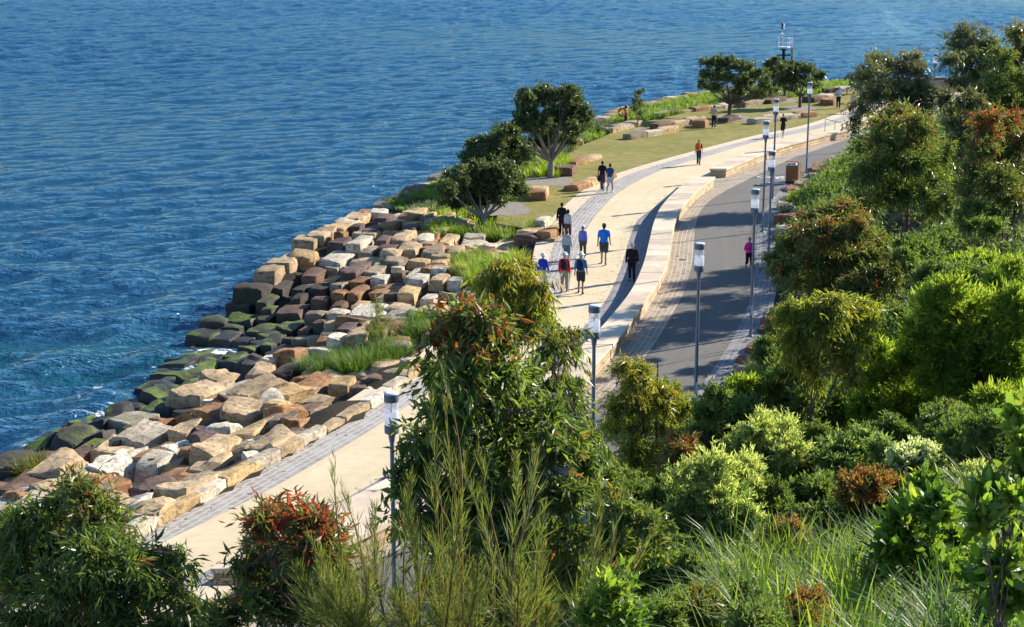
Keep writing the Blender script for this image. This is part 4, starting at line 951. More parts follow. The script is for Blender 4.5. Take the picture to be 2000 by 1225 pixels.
SP = {  # leaf L, W, leaves per twig, twig length, droop, spread, sag, up, surface bias
 'gum': dict(L=.15, W=.030, nl=14, tl=.48, droop=.5, spread=.85, sag=.3, up=0, mat='gum', tip=.22),
 'gumred': dict(L=.13, W=.030, nl=14, tl=.42, droop=.3, spread=.85, sag=.15, up=0, mat='gumred', tip=.55),
 'gumdark': dict(L=.18, W=.042, nl=13, tl=.55, droop=.4, spread=.9, sag=.25, up=0, mat='gumdark', tip=.30),
 'gumlight': dict(L=.15, W=.032, nl=13, tl=.48, droop=.7, spread=.75, sag=.45, up=0, mat='gumlight', tip=.25),
 'fig': dict(L=.17, W=.085, nl=11, tl=.28, droop=-.1, spread=1.1, sag=0, up=.15, mat='fig', tip=.2),
 'wattle': dict(L=.13, W=.026, nl=20, tl=.36, droop=-.35, spread=.8, sag=.1, up=.2, mat='wattle', tip=.45, t0=.18),
 'pale': dict(L=.085, W=.022, nl=22, tl=.34, droop=-.3, spread=.9, sag=.1, up=.2, mat='pale', tip=.75, t0=.12, tb=1.2),
 'needle': dict(L=.22, W=.008, nl=22, tl=.5, droop=-.8, spread=.45, sag=0, up=.5, mat='needle', tip=.25),
 'broad': dict(L=.13, W=.05, nl=11, tl=.22, droop=-.3, spread=.95, sag=0, up=.3, mat='broad', tip=.25),
 'bush': dict(L=.08, W=.028, nl=18, tl=.25, droop=-.2, spread=1, sag=0, up=.1, mat='bush', tip=.5, t0=.1),
 'redbush': dict(L=.075, W=.025, nl=18, tl=.22, droop=-.4, spread=.9, sag=0, up=.2, mat='redbush', tip=.6),
 'white': dict(L=.07, W=.03, nl=20, tl=.2, droop=-.3, spread=1, sag=0, up=.2, mat='white', tip=.9, t0=.15, tb=1.3),
 'silver': dict(L=.08, W=.02, nl=18, tl=.2, droop=-.4, spread=.9, sag=0, up=.2, mat='silver', tip=.5),
 'purple': dict(L=.12, W=.02, nl=16, tl=.3, droop=-.8, spread=.6, sag=0, up=.4, mat='purple', tip=.5),
}
SEED = [100]
def plant(name, label, cat, base, lobes, sp, ntw, group=None, lw=None, trunk_r=.07, bark=None, scale=1.0, tipz=.6, stems=1, limb=True, gap=.0, over=None):
    """lobes: list of (centre(3), radii(3)). crown = leafy twigs on the outer part of the lobes; trunk = stems and limbs"""
    SEED[0] += 1; rng = np.random.default_rng(SEED[0]); q = dict(SP[sp]); q.update(over or {})
    base = np.asarray(base, float); C = np.array([l[0] for l in lobes], float); Rd = np.array([l[1] for l in lobes], float)
    # smaller satellite clumps break up the outline
    sc_, sr_ = [], []
    for c0, r0 in zip(C, Rd):
        for _ in range(3):
            dv = nrmz(rng.normal(size=3)); dv[2] = dv[2] * .8 + .15; sc_.append(c0 + dv * r0 * rng.uniform(.75, 1.15)); sr_.append(r0 * rng.uniform(.28, .5))
    C0, R0 = C, Rd; C = np.concatenate([C, sc_]); Rd = np.concatenate([Rd * (.74 if sp in ('gum', 'gumred', 'gumdark', 'gumlight') else .86 if sp == 'fig' else .98), sr_])
    wt = (Rd[:, 0] * Rd[:, 2] + Rd[:, 0] * Rd[:, 1]); wt = wt / wt.sum(); ntw = int(ntw * (.86 if sp.startswith('gum') else 1)); li = rng.choice(len(C), ntw, p=wt)
    dr = nrmz(rng.normal(size=(ntw, 3))); rad = rng.random(ntw) ** .42; rad = np.where(rng.random(ntw) < .18, rad * 1.35, rad)
    # patchy shell: leave holes between clumps
    fr = 2.3 / np.maximum(Rd[li].mean(1), .3); ph = rng.random(3) * 9
    pos = C[li] + dr * Rd[li] * rad[:, None]
    n3 = np.sin(pos[:, 0] * fr * 1.7 + ph[0]) * np.sin(pos[:, 1] * fr * 1.5 + ph[1]) * np.sin(pos[:, 2] * fr * 2.1 + ph[2])
    keep = n3 > -.02 - rng.random(ntw) * .4
    keep &= pos[:, 2] > G(pos[:, 0], pos[:, 1]) + .1
    pos = pos[keep]; dr = dr[keep]; li = li[keep]; rad = rad[keep]
    od = dr * 1.0; od[:, 2] += .15
    tl = q['tl'] * scale
    p, d, l, w_ = clusters(rng, pos - nrmz(od) * tl * .5, od, q['nl'], tl, q['L'] * scale, q['W'] * scale, q['droop'], q['spread'], q['sag'], q['up'])
    oval = sp == 'broad'
    V, Fq = (leaves_oval if oval else leaves)(rng, p, d, l, w_)
    nl = q['nl']; zt = C[:, 2] + Rd[:, 2]; zlo = (C[:, 2] - Rd[:, 2]).min(); zhi = zt.max()
    rel = (pos[:, 2] - zlo) / max(zhi - zlo, .1)
    tw_v = np.clip(rng.normal(.5, .22, len(pos)), 0, 1)
    vv = np.clip(np.repeat(tw_v, nl) + rng.normal(0, .22, len(p)), 0, 1)
    tprob = np.clip((rel - tipz) / (1.02 - tipz), 0, 1) * (rad > .55)
    ton = (rng.random(len(pos)) < tprob * q.get('tb', 1.0) + q.get('t0', .04)).astype(float)
    tt = np.repeat(ton, nl) * (rng.random(len(p)) < .6 + q['tip'] * .5) * np.minimum(q['tip'] * 2.6 * rng.random(len(p)), 1)
    if oval: vv = np.repeat(vv, 4); tt = np.repeat(tt, 4)
    root = empty(name, base, 0, label, cat, group)
    me = mesh_np('crown', V - base, Fq, {'v': vv, 'tip': np.clip(tt, 0, 1)}, mats=[ML[q['mat']]])
    link('crown', me, root)
    # limbs
    paths = []; top = C[:, 2].max(); cc = (C * wt[:, None]).sum(0); C, Rd = C0, R0
    if name == 'fig_tree':
        hb = (C[:, 2].min() - base[2]); fk = base + np.array([rng.normal() * .08, rng.normal() * .08, max(hb * .55, .5)])
        paths.append((bez(base - [0, 0, .2], (base + fk) / 2 + rng.normal(size=3) * .05, fk, 6), trunk_r * np.array([1.35, 1.05, .95, .92, .95, .85])))
        for c_, r_ in zip(C, Rd):
            e_ = fk + (c_ - fk) * .85; m_ = fk * .45 + e_ * .55 + np.array([0, 0, -.10 * np.linalg.norm(e_ - fk)]) + rng.normal(size=3) * .10
            pts = bez(fk, m_, e_, 9); paths.append((pts, trunk_r * .5 * (1 - .8 * np.linspace(0, 1, 9))))
            for _ in range(3):
                e2 = c_ + nrmz(rng.normal(size=3)) * r_ * .6; paths.append((bez(pts[5], (pts[5] + e2) / 2 + rng.normal(size=3) * .06, e2, 4), trunk_r * .12 * np.array([1, .8, .55, .3])))
        stems = 0; limb = False
    for s in range(stems):
        b0 = base + np.array([rng.normal() * .1, rng.normal() * .1, -.1]) * (stems > 1) + np.array([0, 0, -.15])
        tgt = np.array([cc[0] + rng.normal() * .15, cc[1] + rng.normal() * .15, max(top - Rd[:, 2].mean() * .2, base[2] + .5)])
        if stems > 1: tgt = base * .35 + cc * .65 + np.array([rng.normal(), rng.normal(), 0]) * Rd[:, 0].mean() * .8
        mid = (b0 + tgt) / 2 + np.array([rng.normal(), rng.normal(), 0]) * .06 * np.linalg.norm(tgt - b0); 
        pts = bez(b0, mid, tgt, 9); paths.append((pts, trunk_r / math.sqrt(stems) * (1 - .8 * np.linspace(0, 1, 9))))
    main = paths[0][0]
    if limb:
        for c_, r_ in zip(C, Rd):
            main = paths[rng.integers(len(paths))][0]
            h = np.clip((c_[2] - base[2]) * rng.uniform(.35, .7), .3, None); k = int(np.argmin(abs(main[:, 2] - base[2] - h))); a0 = main[k]
            c_ = c_ + (a0 - c_) * .12; m_ = (a0 + c_) / 2 + np.array([0, 0, .03 * np.linalg.norm(c_ - a0)]) + rng.normal(size=3) * .05
            pts = bez(a0, m_, c_, 6); paths.append((pts, trunk_r * .27 * (1 - .7 * np.linspace(0, 1, 6))))
            for _ in range(6):
                e_ = c_ + nrmz(rng.normal(size=3)) * r_ * .8; paths.append((bez(pts[rng.integers(2, 6)], (c_ + e_) / 2 + rng.normal(size=3) * .06, e_, 4), trunk_r * .14 * np.array([1, .8, .55, .3])))
    TV, TF = tubes_np(paths, 6)
    link('trunk', mesh_np('trunk', TV - base, TF, smooth=True, mats=[bark or M_BARK]), root)
    return root
def lob(Y, items, dj=.35, seed=1):
    """items in picture pixels: (u, v, ru, rv[, depth offset]) at depth Y -> lobes in metres"""
    rs = random.Random(seed); out = []
    for it in items:
        u, v, ru, rv = it[:4]; y = Y + (it[4] if len(it) > 4 else rs.uniform(-dj, dj) * 2); c = PY(u, v, y); D = dep(c)
        rx = ru * D / F; out.append((c, (rx, rx * .9, rv * D / F)))
    return out
def auto(u0, u1, v0, v1, n, seed, shape='dome', r=.33):
    """n lobes inside a pixel box"""
    rs = random.Random(seed); W_ = (u1 - u0) / 2; Hh = (v1 - v0) / 2; cu = (u0 + u1) / 2; cv = (v0 + v1) / 2; out = []
    for i in range(n):
        for _ in range(50):
            a, b = rs.uniform(-1, 1), rs.uniform(-1, 1)
            if a * a + b * b < .72 and all(math.hypot(a - (o[0] - cu) / W_, b - (o[1] - cv) / Hh) > 1.15 / math.sqrt(n) for o in out): break
        k = rs.uniform(.8, 1.2) * r
        out.append((cu + a * W_ * (1 - k * .5), cv + b * Hh * (1 - k * .5), W_ * k, Hh * k * .9))
    return out
def gbase(u, Y, dx=0):
    c = PY(u, 600, Y); return np.array([c[0] + dx, Y, Gs(c[0] + dx, Y)])
# ------------------------------------------------------------------ grass
def tuft(rng, cen, nb, L, W, lean=.8, rad=.12):
    """grass blades: cen (n,3) -> verts, quads with 3 segments"""
    n = len(cen) * nb; c = np.repeat(cen, nb, 0); az = rng.random(n) * 2 * np.pi; h = np.stack([np.cos(az), np.sin(az), np.zeros(n)], 1)
    r0 = rng.random(n)[:, None] ** .5 * rad; l = np.repeat(np.broadcast_to(L, (len(cen),)), nb)[:, None] * (.55 + .6 * rng.random((n, 1))); ln = lean * (rng.random((n, 1)) * .9 + .15)
    side = np.stack([-np.sin(az + rng.normal(0, .6, n)), np.cos(az), np.zeros(n)], 1)
    side = nrmz(side); p0 = c + h * r0; W_ = np.asarray(W)
    rows = []
    for t_, wt in ((0, .8), (.38, 1.0), (.72, .75), (1, .08)):
        p = p0 + h * l * ln * t_ ** 1.7 + np.array([0, 0, 1.0]) * l * (t_ - .45 * ln * t_ ** 2.4)
        rows += [p - side * W_ * wt * .5, p + side * W_ * wt * .5]
    V = np.stack(rows, 1).reshape(-1, 3); k = np.arange(n)[:, None] * 8
    Fq = np.concatenate([k + np.array([[0, 1, 3, 2]]), k + np.array([[2, 3, 5, 4]]), k + np.array([[4, 5, 7, 6]])], 1).reshape(-1, 4)
    v = np.repeat(np.clip(rng.normal(.5, .28, n), 0, 1), 3); tp = np.stack([np.zeros(n), rng.random(n) * .25, (rng.random(n) < .55) * rng.random(n)], 1).ravel()
    return V, Fq, v, tp
def grass_obj(name, cen, nb, L, W, mat, lean=.8, rad=.12, label=None, cat=None, group=None, kind=None, thing_at=None):
    SEED[0] += 1; rng = np.random.default_rng(SEED[0]); cen = np.asarray(cen, float)
    V, Fq, v, tp = tuft(rng, cen, nb, L, W, lean, rad); b = cen.mean(0) if thing_at is None else np.asarray(thing_at)
    me = mesh_np(name, V - b, Fq, {'v': v, 'tip': tp}, mats=[ML[mat]])
    return tag(link(name, me, None, tuple(map(float, b))), label, cat, group, kind)
def inpoly(x, y, poly):
    ins = np.zeros(x.shape, bool); j = len(poly) - 1
    for i in range(len(poly)):
        xi, yi = poly[i]; xj, yj = poly[j]
        ins ^= ((yi > y) != (yj > y)) & (x < (xj - xi) * (y - yi) / (yj - yi + 1e-12) + xi); j = i
    return ins
def scatter(poly, dens, seed):
    poly = np.asarray(poly); x0, y0 = poly.min(0); x1, y1 = poly.max(0); rng = np.random.default_rng(seed)
    n = int((x1 - x0) * (y1 - y0) * dens); x = x0 + rng.random(n) * (x1 - x0); y = y0 + rng.random(n) * (y1 - y0); m = inpoly(x, y, poly)
    return np.stack([x[m], y[m], G(x[m], y[m])], 1)
# bed of strap grass between sea wall and lawn
bed = [P(u, v)[:2] for u, v in lawn_l] ; bed_out = [(x + .9, y - .9) for x, y in sh[10:18]]
bedp = [tuple(q) for q in bed_out] + [tuple(q) for q in bed[::-1]]
c = scatter(bedp, 5.0, 3); 
nzb = np.array([noise.noise((a * .12, b * .12, 3)) for a, b, _ in c])
far = c[:, 1] > 104
grass_obj('strap_grass', c[(nzb > -.25) & far], 16, .52, .035, 'strap', .75, .2, kind='stuff')
grass_obj('strap_grass', c[(nzb > -.05) & ~far], 16, .55, .03, 'straplt', .75, .2, kind='stuff')
grass_obj('ground_cover', c[(nzb <= .0) & ~far], 22, .42, .05, 'strapdk', .9, .25, kind='stuff')
m_ = (nzb <= -.15)
grass_obj('low_shrubbery', c[m_ & far][::2], 22, .8, .06, 'purple', .7, .3, kind='stuff')
def tus(u, v, r_px, n, L, W, mat, lab, nb=60, lean=.9, dv=.35, grp='clumps of tussock grass'):
    p = PG(u, v); D = dep(p); r_ = r_px * D / F; rng = np.random.default_rng(int(u * 3 + v))
    a = rng.random(n) * 6.28; q = rng.random(n) ** .5 * r_; x = p[0] + np.cos(a) * q; y = p[1] + np.sin(a) * q * (1.2 + dv)
    z = np.maximum(G(x, y), p[2] - .3) + .05
    grass_obj('tussock_grass', np.stack([x, y, z], 1), nb, L, W, mat, lean, .2, lab, 'grass clump', grp, thing_at=p)
tus(862,460,26,16,.85,.02,'straplt','bright yellow green tussock left of the small dark fig tree')
tus(905,465,24,12,.65,.02,'strapdk','darker green tussock under the left side of the small fig tree')
tus(990,465,52,34,.85,.02,'strap','wide green tussock clump between the small fig tree and the paving')
tus(960,545,72,75,.9,.018,'straplt','big bright mound of grass behind the drooping young gum tree', 70)
tus(930,520,40,30,.8,.018,'strap','left shoulder of the bright grass mound beside the terrace blocks', 70)
tus(640,738,48,30,1.05,.014,'strapdk','dark green tussock at the left end of the riprap planting', 130)
tus(700,728,50,30,1.0,.014,'strapdk','dark green tussock in the middle of the riprap planting', 130)
tus(765,705,36,20,.8,.014,'strapdk','low tussock at the right end of the riprap planting', 110)
tus(825,655,36,20,.8,.014,'strapdk','dark tussock behind the reddish topped gum on the terrace', 110)
tus(865,388,40,26,.5,.03,'straplt','low bright green clump behind the small fig tree on the left', 40)
tus(790,395,40,30,.45,.03,'strap','low green ground cover at the top of the terrace', 40)
tus(760,402,24,12,.4,.03,'straplt','light green ground cover at the terrace top corner', 40)
tus(1070,325,42,34,.8,.03,'straplt','yellow green strap grass behind the pale trunk of the big tree', 60)
tus(1075,345,26,12,.8,.03,'straplt','yellow green strap grass beside the two brown boulders', 60)
tus(65,938,26,12,.9,.02,'needle','olive feathery tussock on the rocks at the left water edge', 80)
# right hand slope grasses
for a in [(1655,325,28,26,.8,.022,'strap','bright green grass clump above the litter bin'),(1610,375,30,22,.7,.02,'strap','yellowish grass clump right of the litter bin'),(1570,385,36,24,.45,.03,'straplt','low bright green cover beside the lamp cluster'),
          (1640,350,24,14,.8,.02,'straplt','light green grass clump by the upper rocks'),(1495,740,34,22,.7,.016,'strapdk','green grass tuft beside the rocks under the young gum')]:
    tus(*a)
tus(790,398,30,14,.5,.03,'purple','lavender like shrub at the terrace top', 40); tus(835,415,30,14,.55,.03,'purple','purple flowering shrub left of the small fig tree', 40)
tus(880,345,30,16,.55,.03,'purple','purple flowering shrub near the sea wall behind the small fig tree', 40)
# ------------------------------------------------------------------ lawn and shore trees
def figtree(lab, bu, bv, items, r_, ntw, sp='fig', grp='dark broad crowned trees on the foreshore', bark=None, scale=1.0, seed=1):
    b = PG(bu, bv); b[2] -= .05
    return plant('fig_tree', lab, 'tree', b, lob(b[1], items, .9, seed), sp, ntw, grp, trunk_r=r_, bark=bark or M_BARK, scale=scale, tipz=.5, stems=3 if r_ > .12 else 2, gap=.1)
figtree('largest dark round crowned tree with pale trunk at the lawn edge', 1075, 350, [(1030,205,28,28),(1062,190,26,20),(1105,190,32,20),(1128,215,24,28),(1090,225,34,26),(1045,240,34,22),(1020,232,18,22),(1080,262,26,14),(1118,250,26,14),(1000,252,26,11),(975,256,14,8),(1140,240,14,12),(1055,280,20,9),(1105,275,16,8)], .20, 3600, bark=M_PBARK, seed=3)
figtree('low dark spreading tree in front, beside the terrace tussocks', 945, 450, [(900,345,34,20),(940,335,36,18),(985,340,32,20),(1000,365,24,16),(955,365,34,18),(905,372,36,18),(870,370,20,16),(885,392,24,12),(930,392,24,12),(975,388,22,10),(1015,372,14,10)], .15, 3300, bark=M_PBARK, seed=5)
figtree('dark spreading tree between the low front tree and the largest tree', 985, 372, [(930,285,24,16),(965,275,24,14),(1000,280,30,20),(950,305,34,18),(1005,305,32,18),(915,305,18,14),(1030,300,14,16),(975,322,34,12),(1000,255,14,8)], .15, 2900, seed=7)
figtree('wide open crowned tree on the lawn behind the man in khaki', 1425, 231, [(1385,120,22,9),(1415,125,22,12),(1445,130,24,12),(1475,145,22,14),(1495,165,16,14),(1385,145,22,12),(1375,165,14,11),(1415,150,24,12),(1450,160,22,12),(1480,180,20,10),(1400,172,14,8),(1440,180,14,8),(1510,178,12,8)], .17, 2300, seed=9)
figtree('compact dark tree on the far lawn with a straight trunk', 1562, 212, [(1545,140,22,12),(1575,135,20,11),(1595,150,14,12),(1530,155,16,10),(1560,158,28,11),(1590,166,12,8),(1548,172,14,6)], .14, 1700, seed=11)
figtree('dark tree in front of the beacon column', 1530, 196, [(1512,122,16,9),(1530,130,18,10),(1505,138,14,10),(1525,150,20,10),(1545,128,14,8),(1515,165,14,8)], .12, 1300, seed=13)
figtree('thin sapling standing alone on the lawn edge', 1245, 251, [(1248,180,9,9),(1243,195,12,9),(1252,206,12,9),(1240,212,9,7),(1250,222,7,6)], .05, 190, scale=.8, seed=15)
figtree('thin sapling beside the far sea wall by the right hand trees', 1655, 185, [(1665,150,12,10),(1672,165,12,9)], .05, 120, seed=16)
b = PG(735, 685)
plant('sheoak_sapling', 'small feathery sapling standing in the riprap tussocks', 'tree', b, lob(b[1], [(738,612,12,18),(728,640,16,14),(745,645,18,14),(735,660,14,10)]), 'needle', 130, None, trunk_r=.05, over=dict(W=.012, L=.2))
# ================================================================== gum trees and shrubs of the slope
GR_G = 'gum trees on the shrub slope'; GR_S = 'shrubs on the slope'
def gum(lab, u, Y, items, sp, ntw, r_=.07, scale=1.0, seed=1, name='gum_tree', cat='tree', grp=GR_G, tipz=.6, bark=None, stems=1, bu=None, over=None, gap=0):
    return plant(name, lab, cat, gbase(bu or u, Y), lob(Y, items, .3 if Y < 40 else .8, seed), sp, ntw, grp, trunk_r=r_, scale=scale, tipz=tipz, bark=bark, stems=stems, over=over, gap=gap)
# far right
gum('dark gum tree against the water at the upper right of the beacon', 1740, 90, [(1700,140,30,26),(1735,118,30,26),(1775,125,34,28),(1800,160,26,28),(1700,180,30,28),(1740,175,40,34),(1785,200,36,30),(1820,190,16,26),(1680,215,18,24),(1745,225,34,26),(1668,250,16,26)], 'gumdark', 2600, .12, 1.15, 21)
gum('large weeping gum tree right of the road bend with yellowish top', 1760, 66, [(1745,225,34,26),(1790,240,40,32),(1725,270,44,34),(1800,290,46,36),(1755,310,46,36),(1700,330,44,34),(1820,340,34,38),(1760,370,48,34),(1700,390,38,30),(1825,400,34,34),(1680,290,20,28),(1850,310,14,30)], 'gumdark', 4200, .13, 1.0, 22, over=dict(mat='gum', tip=.35))
gum('dark gum tree standing highest against the water at the right', 1890, 92, [(1890,60,26,22),(1865,85,24,22),(1915,85,30,24),(1855,115,18,22),(1890,115,34,28),(1930,115,24,26),(1905,150,40,28),(1870,155,22,20),(1940,155,24,26)], 'gumdark', 1700, .12, 1.2, 23)
gum('gum tree cut by the right picture edge, reaching the top', 1975, 78, [(1985,60,22,30),(2010,90,26,34),(1960,115,28,28),(1990,135,34,34),(1940,165,36,30),(1975,195,44,36),(2025,160,30,40),(1920,210,36,30),(1890,235,32,26),(1960,240,44,30),(2020,240,34,36)], 'gumdark', 3000, .13, 1.15, 24, over=dict(mat='gum', tip=.3))
gum('reddish topped gum tree over tall trunks near the right picture edge', 1950, 56, [(1930,250,30,26),(1965,235,34,26),(1995,270,34,30),(1915,290,34,28),(1955,295,40,30),(1900,330,28,26),(1945,345,44,28),(2000,340,40,34),(1890,370,22,20),(1975,385,40,22),(1930,270,20,20)], 'gumred', 3000, .11, 1.15, 25, stems=3, tipz=.5)
gum('greener gum tree filling the gap between the two dark gums', 1870, 72, [(1860,220,26,26),(1890,250,30,30),(1870,290,30,30),(1860,330,24,28),(1895,200,26,22),(1850,190,16,18)], 'gumdark', 1400, .10, 1.1, 26)
# middle
gum('broad gum tree with rusty new leaves beside the lamp row', 1640, 47, [(1610,425,30,20),(1650,415,34,22),(1575,450,36,26),(1625,455,44,30),(1680,445,36,26),(1545,485,34,26),(1595,500,44,30),(1655,500,46,34),(1705,485,32,28),(1530,525,24,22),(1570,545,38,26),(1630,555,46,30),(1690,550,40,34),(1735,540,26,30),(1720,600,28,24),(1670,600,34,20),(1750,500,14,22),(1515,500,16,18)], 'gumdark', 6200, .09, .82, 27, tipz=.5, over=dict(mat='gumred', tip=.42, tb=.55))
gum('young yellow green weeping gum with a clear slim trunk', 1611, 28.5, [(1570,600,30,22),(1610,592,34,24),(1655,600,34,26),(1540,610,18,18),(1590,625,30,24),(1640,630,34,26),(1685,615,20,26),(1560,650,28,24),(1680,655,16,24),(1615,660,24,18),(1650,665,26,18)], 'gumlight', 2400, .06, .75, 28, over=dict(tip=.15))
gum('sparse lower crown of orange tinged leaves on the slim trunk side', 1600, 28, [(1575,700,24,20),(1655,700,26,20),(1550,680,18,16),(1670,735,18,18),(1590,735,16,16)], 'gumlight', 420, .03, .8, 29, tipz=.0, over=dict(tip=.5), cat='tree', name='gum_sapling')
gum('small olive gum tree with red leaves in front of the road', 1255, 29, [(1225,710,26,18),(1255,715,24,20),(1235,745,34,24),(1275,745,28,24),(1205,790,28,24),(1250,785,36,28),(1300,780,34,28),(1345,790,30,26),(1320,760,28,20),(1195,830,22,20),(1240,830,36,24),(1300,830,36,28),(1350,830,24,22),(1235,880,36,30),(1290,880,40,34),(1260,930,40,34),(1215,920,22,24),(1305,940,30,30)], 'gumlight', 2700, .06, .72, 30, tipz=.6, over=dict(tip=.3))
gum('tall bright lime wattle bush at the right, highest of the lime ones', 1880, 29, [(1860,570,26,24),(1830,600,30,28),(1880,600,34,30),(1930,620,40,34),(1980,600,40,36),(1800,650,32,30),(1850,660,44,36),(1910,680,46,38),(1970,680,46,40),(2020,660,30,50),(1780,700,28,30),(1830,730,44,34),(1890,750,44,34),(1950,760,46,36),(2000,760,34,34),(1800,780,32,28)], 'wattle', 5200, .06, .9, 31, 'wattle_bush', 'bush', GR_S, .45, stems=4)
gum('lime wattle bush in the middle beside the slim gum trunk', 1720, 30, [(1715,700,26,24),(1755,720,26,24),(1695,740,30,26),(1740,765,36,30),(1785,770,24,26),(1700,790,34,28),(1755,810,36,26),(1800,815,24,20)], 'wattle', 2000, .05, .85, 32, 'wattle_bush', 'bush', GR_S, .4, stems=4)
gum('green wattle bush left of the slim gum trunk', 1540, 31, [(1530,720,20,18),(1560,740,28,24),(1520,760,26,24),(1580,775,28,24),(1545,790,34,26),(1590,815,28,22),(1510,800,24,20),(1560,830,30,20),(1650,780,28,24),(1645,820,28,20)], 'wattle', 2000, .05, .8, 33, 'wattle_bush', 'bush', GR_S, .6, stems=4, over=dict(mat='bush', tip=.5))
gum('pale yellow flowering wattle, lower of the two', 1400, 21, [(1350,930,26,22),(1395,910,28,24),(1440,925,30,26),(1325,965,28,26),(1370,975,36,30),(1420,980,40,32),(1470,960,24,24),(1340,1010,34,28),(1395,1030,44,32),(1450,1020,32,28),(1320,1040,24,20)], 'pale', 3600, .05, .75, 34, 'flowering_wattle', 'bush', GR_S, .35, stems=5)
gum('pale yellow flowering wattle, upper of the two', 1510, 25, [(1480,840,30,24),(1520,845,32,28),(1450,870,26,24),(1500,885,40,30),(1550,880,30,28),(1580,910,24,28),(1530,930,40,30),(1480,930,30,26),(1600,870,22,24)], 'pale', 2800, .05, .75, 35, 'flowering_wattle', 'bush', GR_S, .4, stems=5)
gum('olive green bush between the red leaved gum and the pale wattle', 1400, 27, [(1390,800,28,24),(1430,820,30,26),(1380,850,30,28),(1420,865,30,26),(1355,880,26,26),(1460,800,22,20),(1405,770,16,14)], 'bush', 1900, .05, .95, 36, 'slope_bush', 'bush', GR_S, .6, stems=4)
gum('rusty orange rounded shrub left of the broad leaved sapling', 1700, 20.5, [(1665,955,30,22),(1705,945,34,24),(1745,958,28,22),(1680,985,32,22),(1725,985,34,22),(1650,980,18,16)], 'redbush', 2300, .04, .68, 37, 'rusty_shrub', 'shrub', GR_S, .2, stems=5)
gum('small reddish heath shrub beside the strap grass', 1530, 18.5, [(1520,1040,18,20),(1550,1045,22,20),(1535,1075,28,22),(1565,1070,16,16)], 'redbush', 700, .03, .65, 38, 'heath_shrub', 'shrub', GR_S, .3, stems=5, over=dict(tip=.4))
gum('white flowered rounded shrub behind the rusty orange one', 1790, 23, [(1760,892,24,16),(1795,885,28,16),(1830,895,22,16),(1780,915,30,16),(1820,920,28,16)], 'white', 1400, .03, .8, 39, 'white_flower_shrub', 'shrub', GR_S, .45, stems=5)
gum('glossy broad leaved sapling in the strap grass', 1810, 14.5, [(1805,950,16,18),(1795,985,26,20),(1830,1000,28,20),(1775,1030,34,24),(1820,1040,36,24),(1860,1050,26,22),(1750,1075,30,22),(1800,1085,40,26),(1860,1095,34,24),(1780,1125,40,24),(1840,1135,44,24),(1890,1120,16,18)], 'broad', 1150, .035, .8, 40, 'broad_leaf_sapling', 'sapling', GR_S, .5, stems=3)
gum('large leaved glossy shrub cut by the right picture edge', 1965, 9, [(1945,985,26,26),(1985,975,28,30),(1930,1020,22,22),(1970,1030,30,26),(1995,880,14,34),(1990,830,12,22),(2010,930,18,40),(1960,1110,30,24),(1930,1140,28,24),(1985,1160,30,30),(2000,1070,26,30)], 'broad', 420, .03, .66, 41, 'broad_leaf_shrub', 'shrub', GR_S, .3, stems=4)
gum('grey green feathery bush under the lime wattle at the right', 1920, 22, [(1880,850,30,26),(1925,840,34,28),(1970,860,36,30),(1900,890,34,26),(1950,905,36,26),(1860,870,20,20)], 'pale', 2200, .04, .75, 42, 'olive_bush', 'bush', GR_S, .8, stems=5, over=dict(mat='bush', tip=.3))
gum('silvery grey low shrub at the right edge of the grass', 1880, 17.5, [(1865,995,18,14),(1890,1005,18,14),(1880,1020,22,12)], 'silver', 320, .02, .7, 43, 'silver_shrub', 'shrub', GR_S, .3, stems=4)
gum('grey green bush behind the white flowered shrub', 1680, 24.5, [(1640,880,28,24),(1680,870,30,24),(1700,900,28,22),(1650,915,28,20),(1620,900,20,20),(1720,880,20,20)], 'bush', 1500, .04, .85, 44, 'slope_bush', 'bush', GR_S, .5, stems=4, over=dict(mat='pale', tip=.12))
gum('yellow green glossy shrub at the bottom centre right', 1200, 11.5, [(1185,1125,16,18),(1215,1140,22,20),(1190,1165,28,20),(1230,1180,28,20),(1170,1200,30,22),(1220,1215,34,22)], 'broad', 330, .02, .62, 45, 'yellow_green_shrub', 'shrub', GR_S, .1, stems=4, over=dict(W=.035, tip=.6))
gum('dark leafy shrub with red stems at the bottom centre', 1210, 17, [(1190,985,24,22),(1225,1000,30,24),(1180,1030,30,28),(1235,1045,34,28),(1270,1020,24,24),(1200,1080,34,28),(1260,1085,34,28),(1290,1060,20,24),(1230,1120,36,24),(1285,1120,26,22)], 'gum', 1300, .04, .72, 46, 'leafy_shrub', 'shrub', GR_S, .8, stems=4, over=dict(droop=.2, L=.12, W=.045))
# ---- foreground trees
gum('large dark green leafy gum in the foreground centre', 930, 20, [(900,612,40,24),(940,620,34,24),(875,660,38,30),(925,665,44,32),(980,655,30,28),(860,715,32,32),(910,730,46,36),(970,720,40,36),(1020,740,34,30),(862,785,32,32),(900,800,46,38),(960,800,48,38),(1025,800,44,36),(1080,810,34,32),(812,868,12,9),(850,860,40,38),(900,880,50,42),(970,880,50,42),(1040,880,46,40),(1105,870,38,34),(1150,900,24,34),(800,905,20,16),(795,955,20,13),(830,945,44,34),(900,960,50,40),(980,970,50,42),(1060,965,48,40),(1125,960,34,36),(790,1005,18,13),(830,1025,44,32),(910,1050,50,36),(990,1060,50,38),(1070,1050,46,38),(1130,1040,30,34),(870,1120,44,34),(960,1140,50,34),(1050,1130,46,34),(1110,1110,30,30),(1000,1200,50,30),(900,1200,46,30)], 'gum', 3300, .08, .95, 50, tipz=.80, over=dict(W=.042, L=.155, tip=.6))
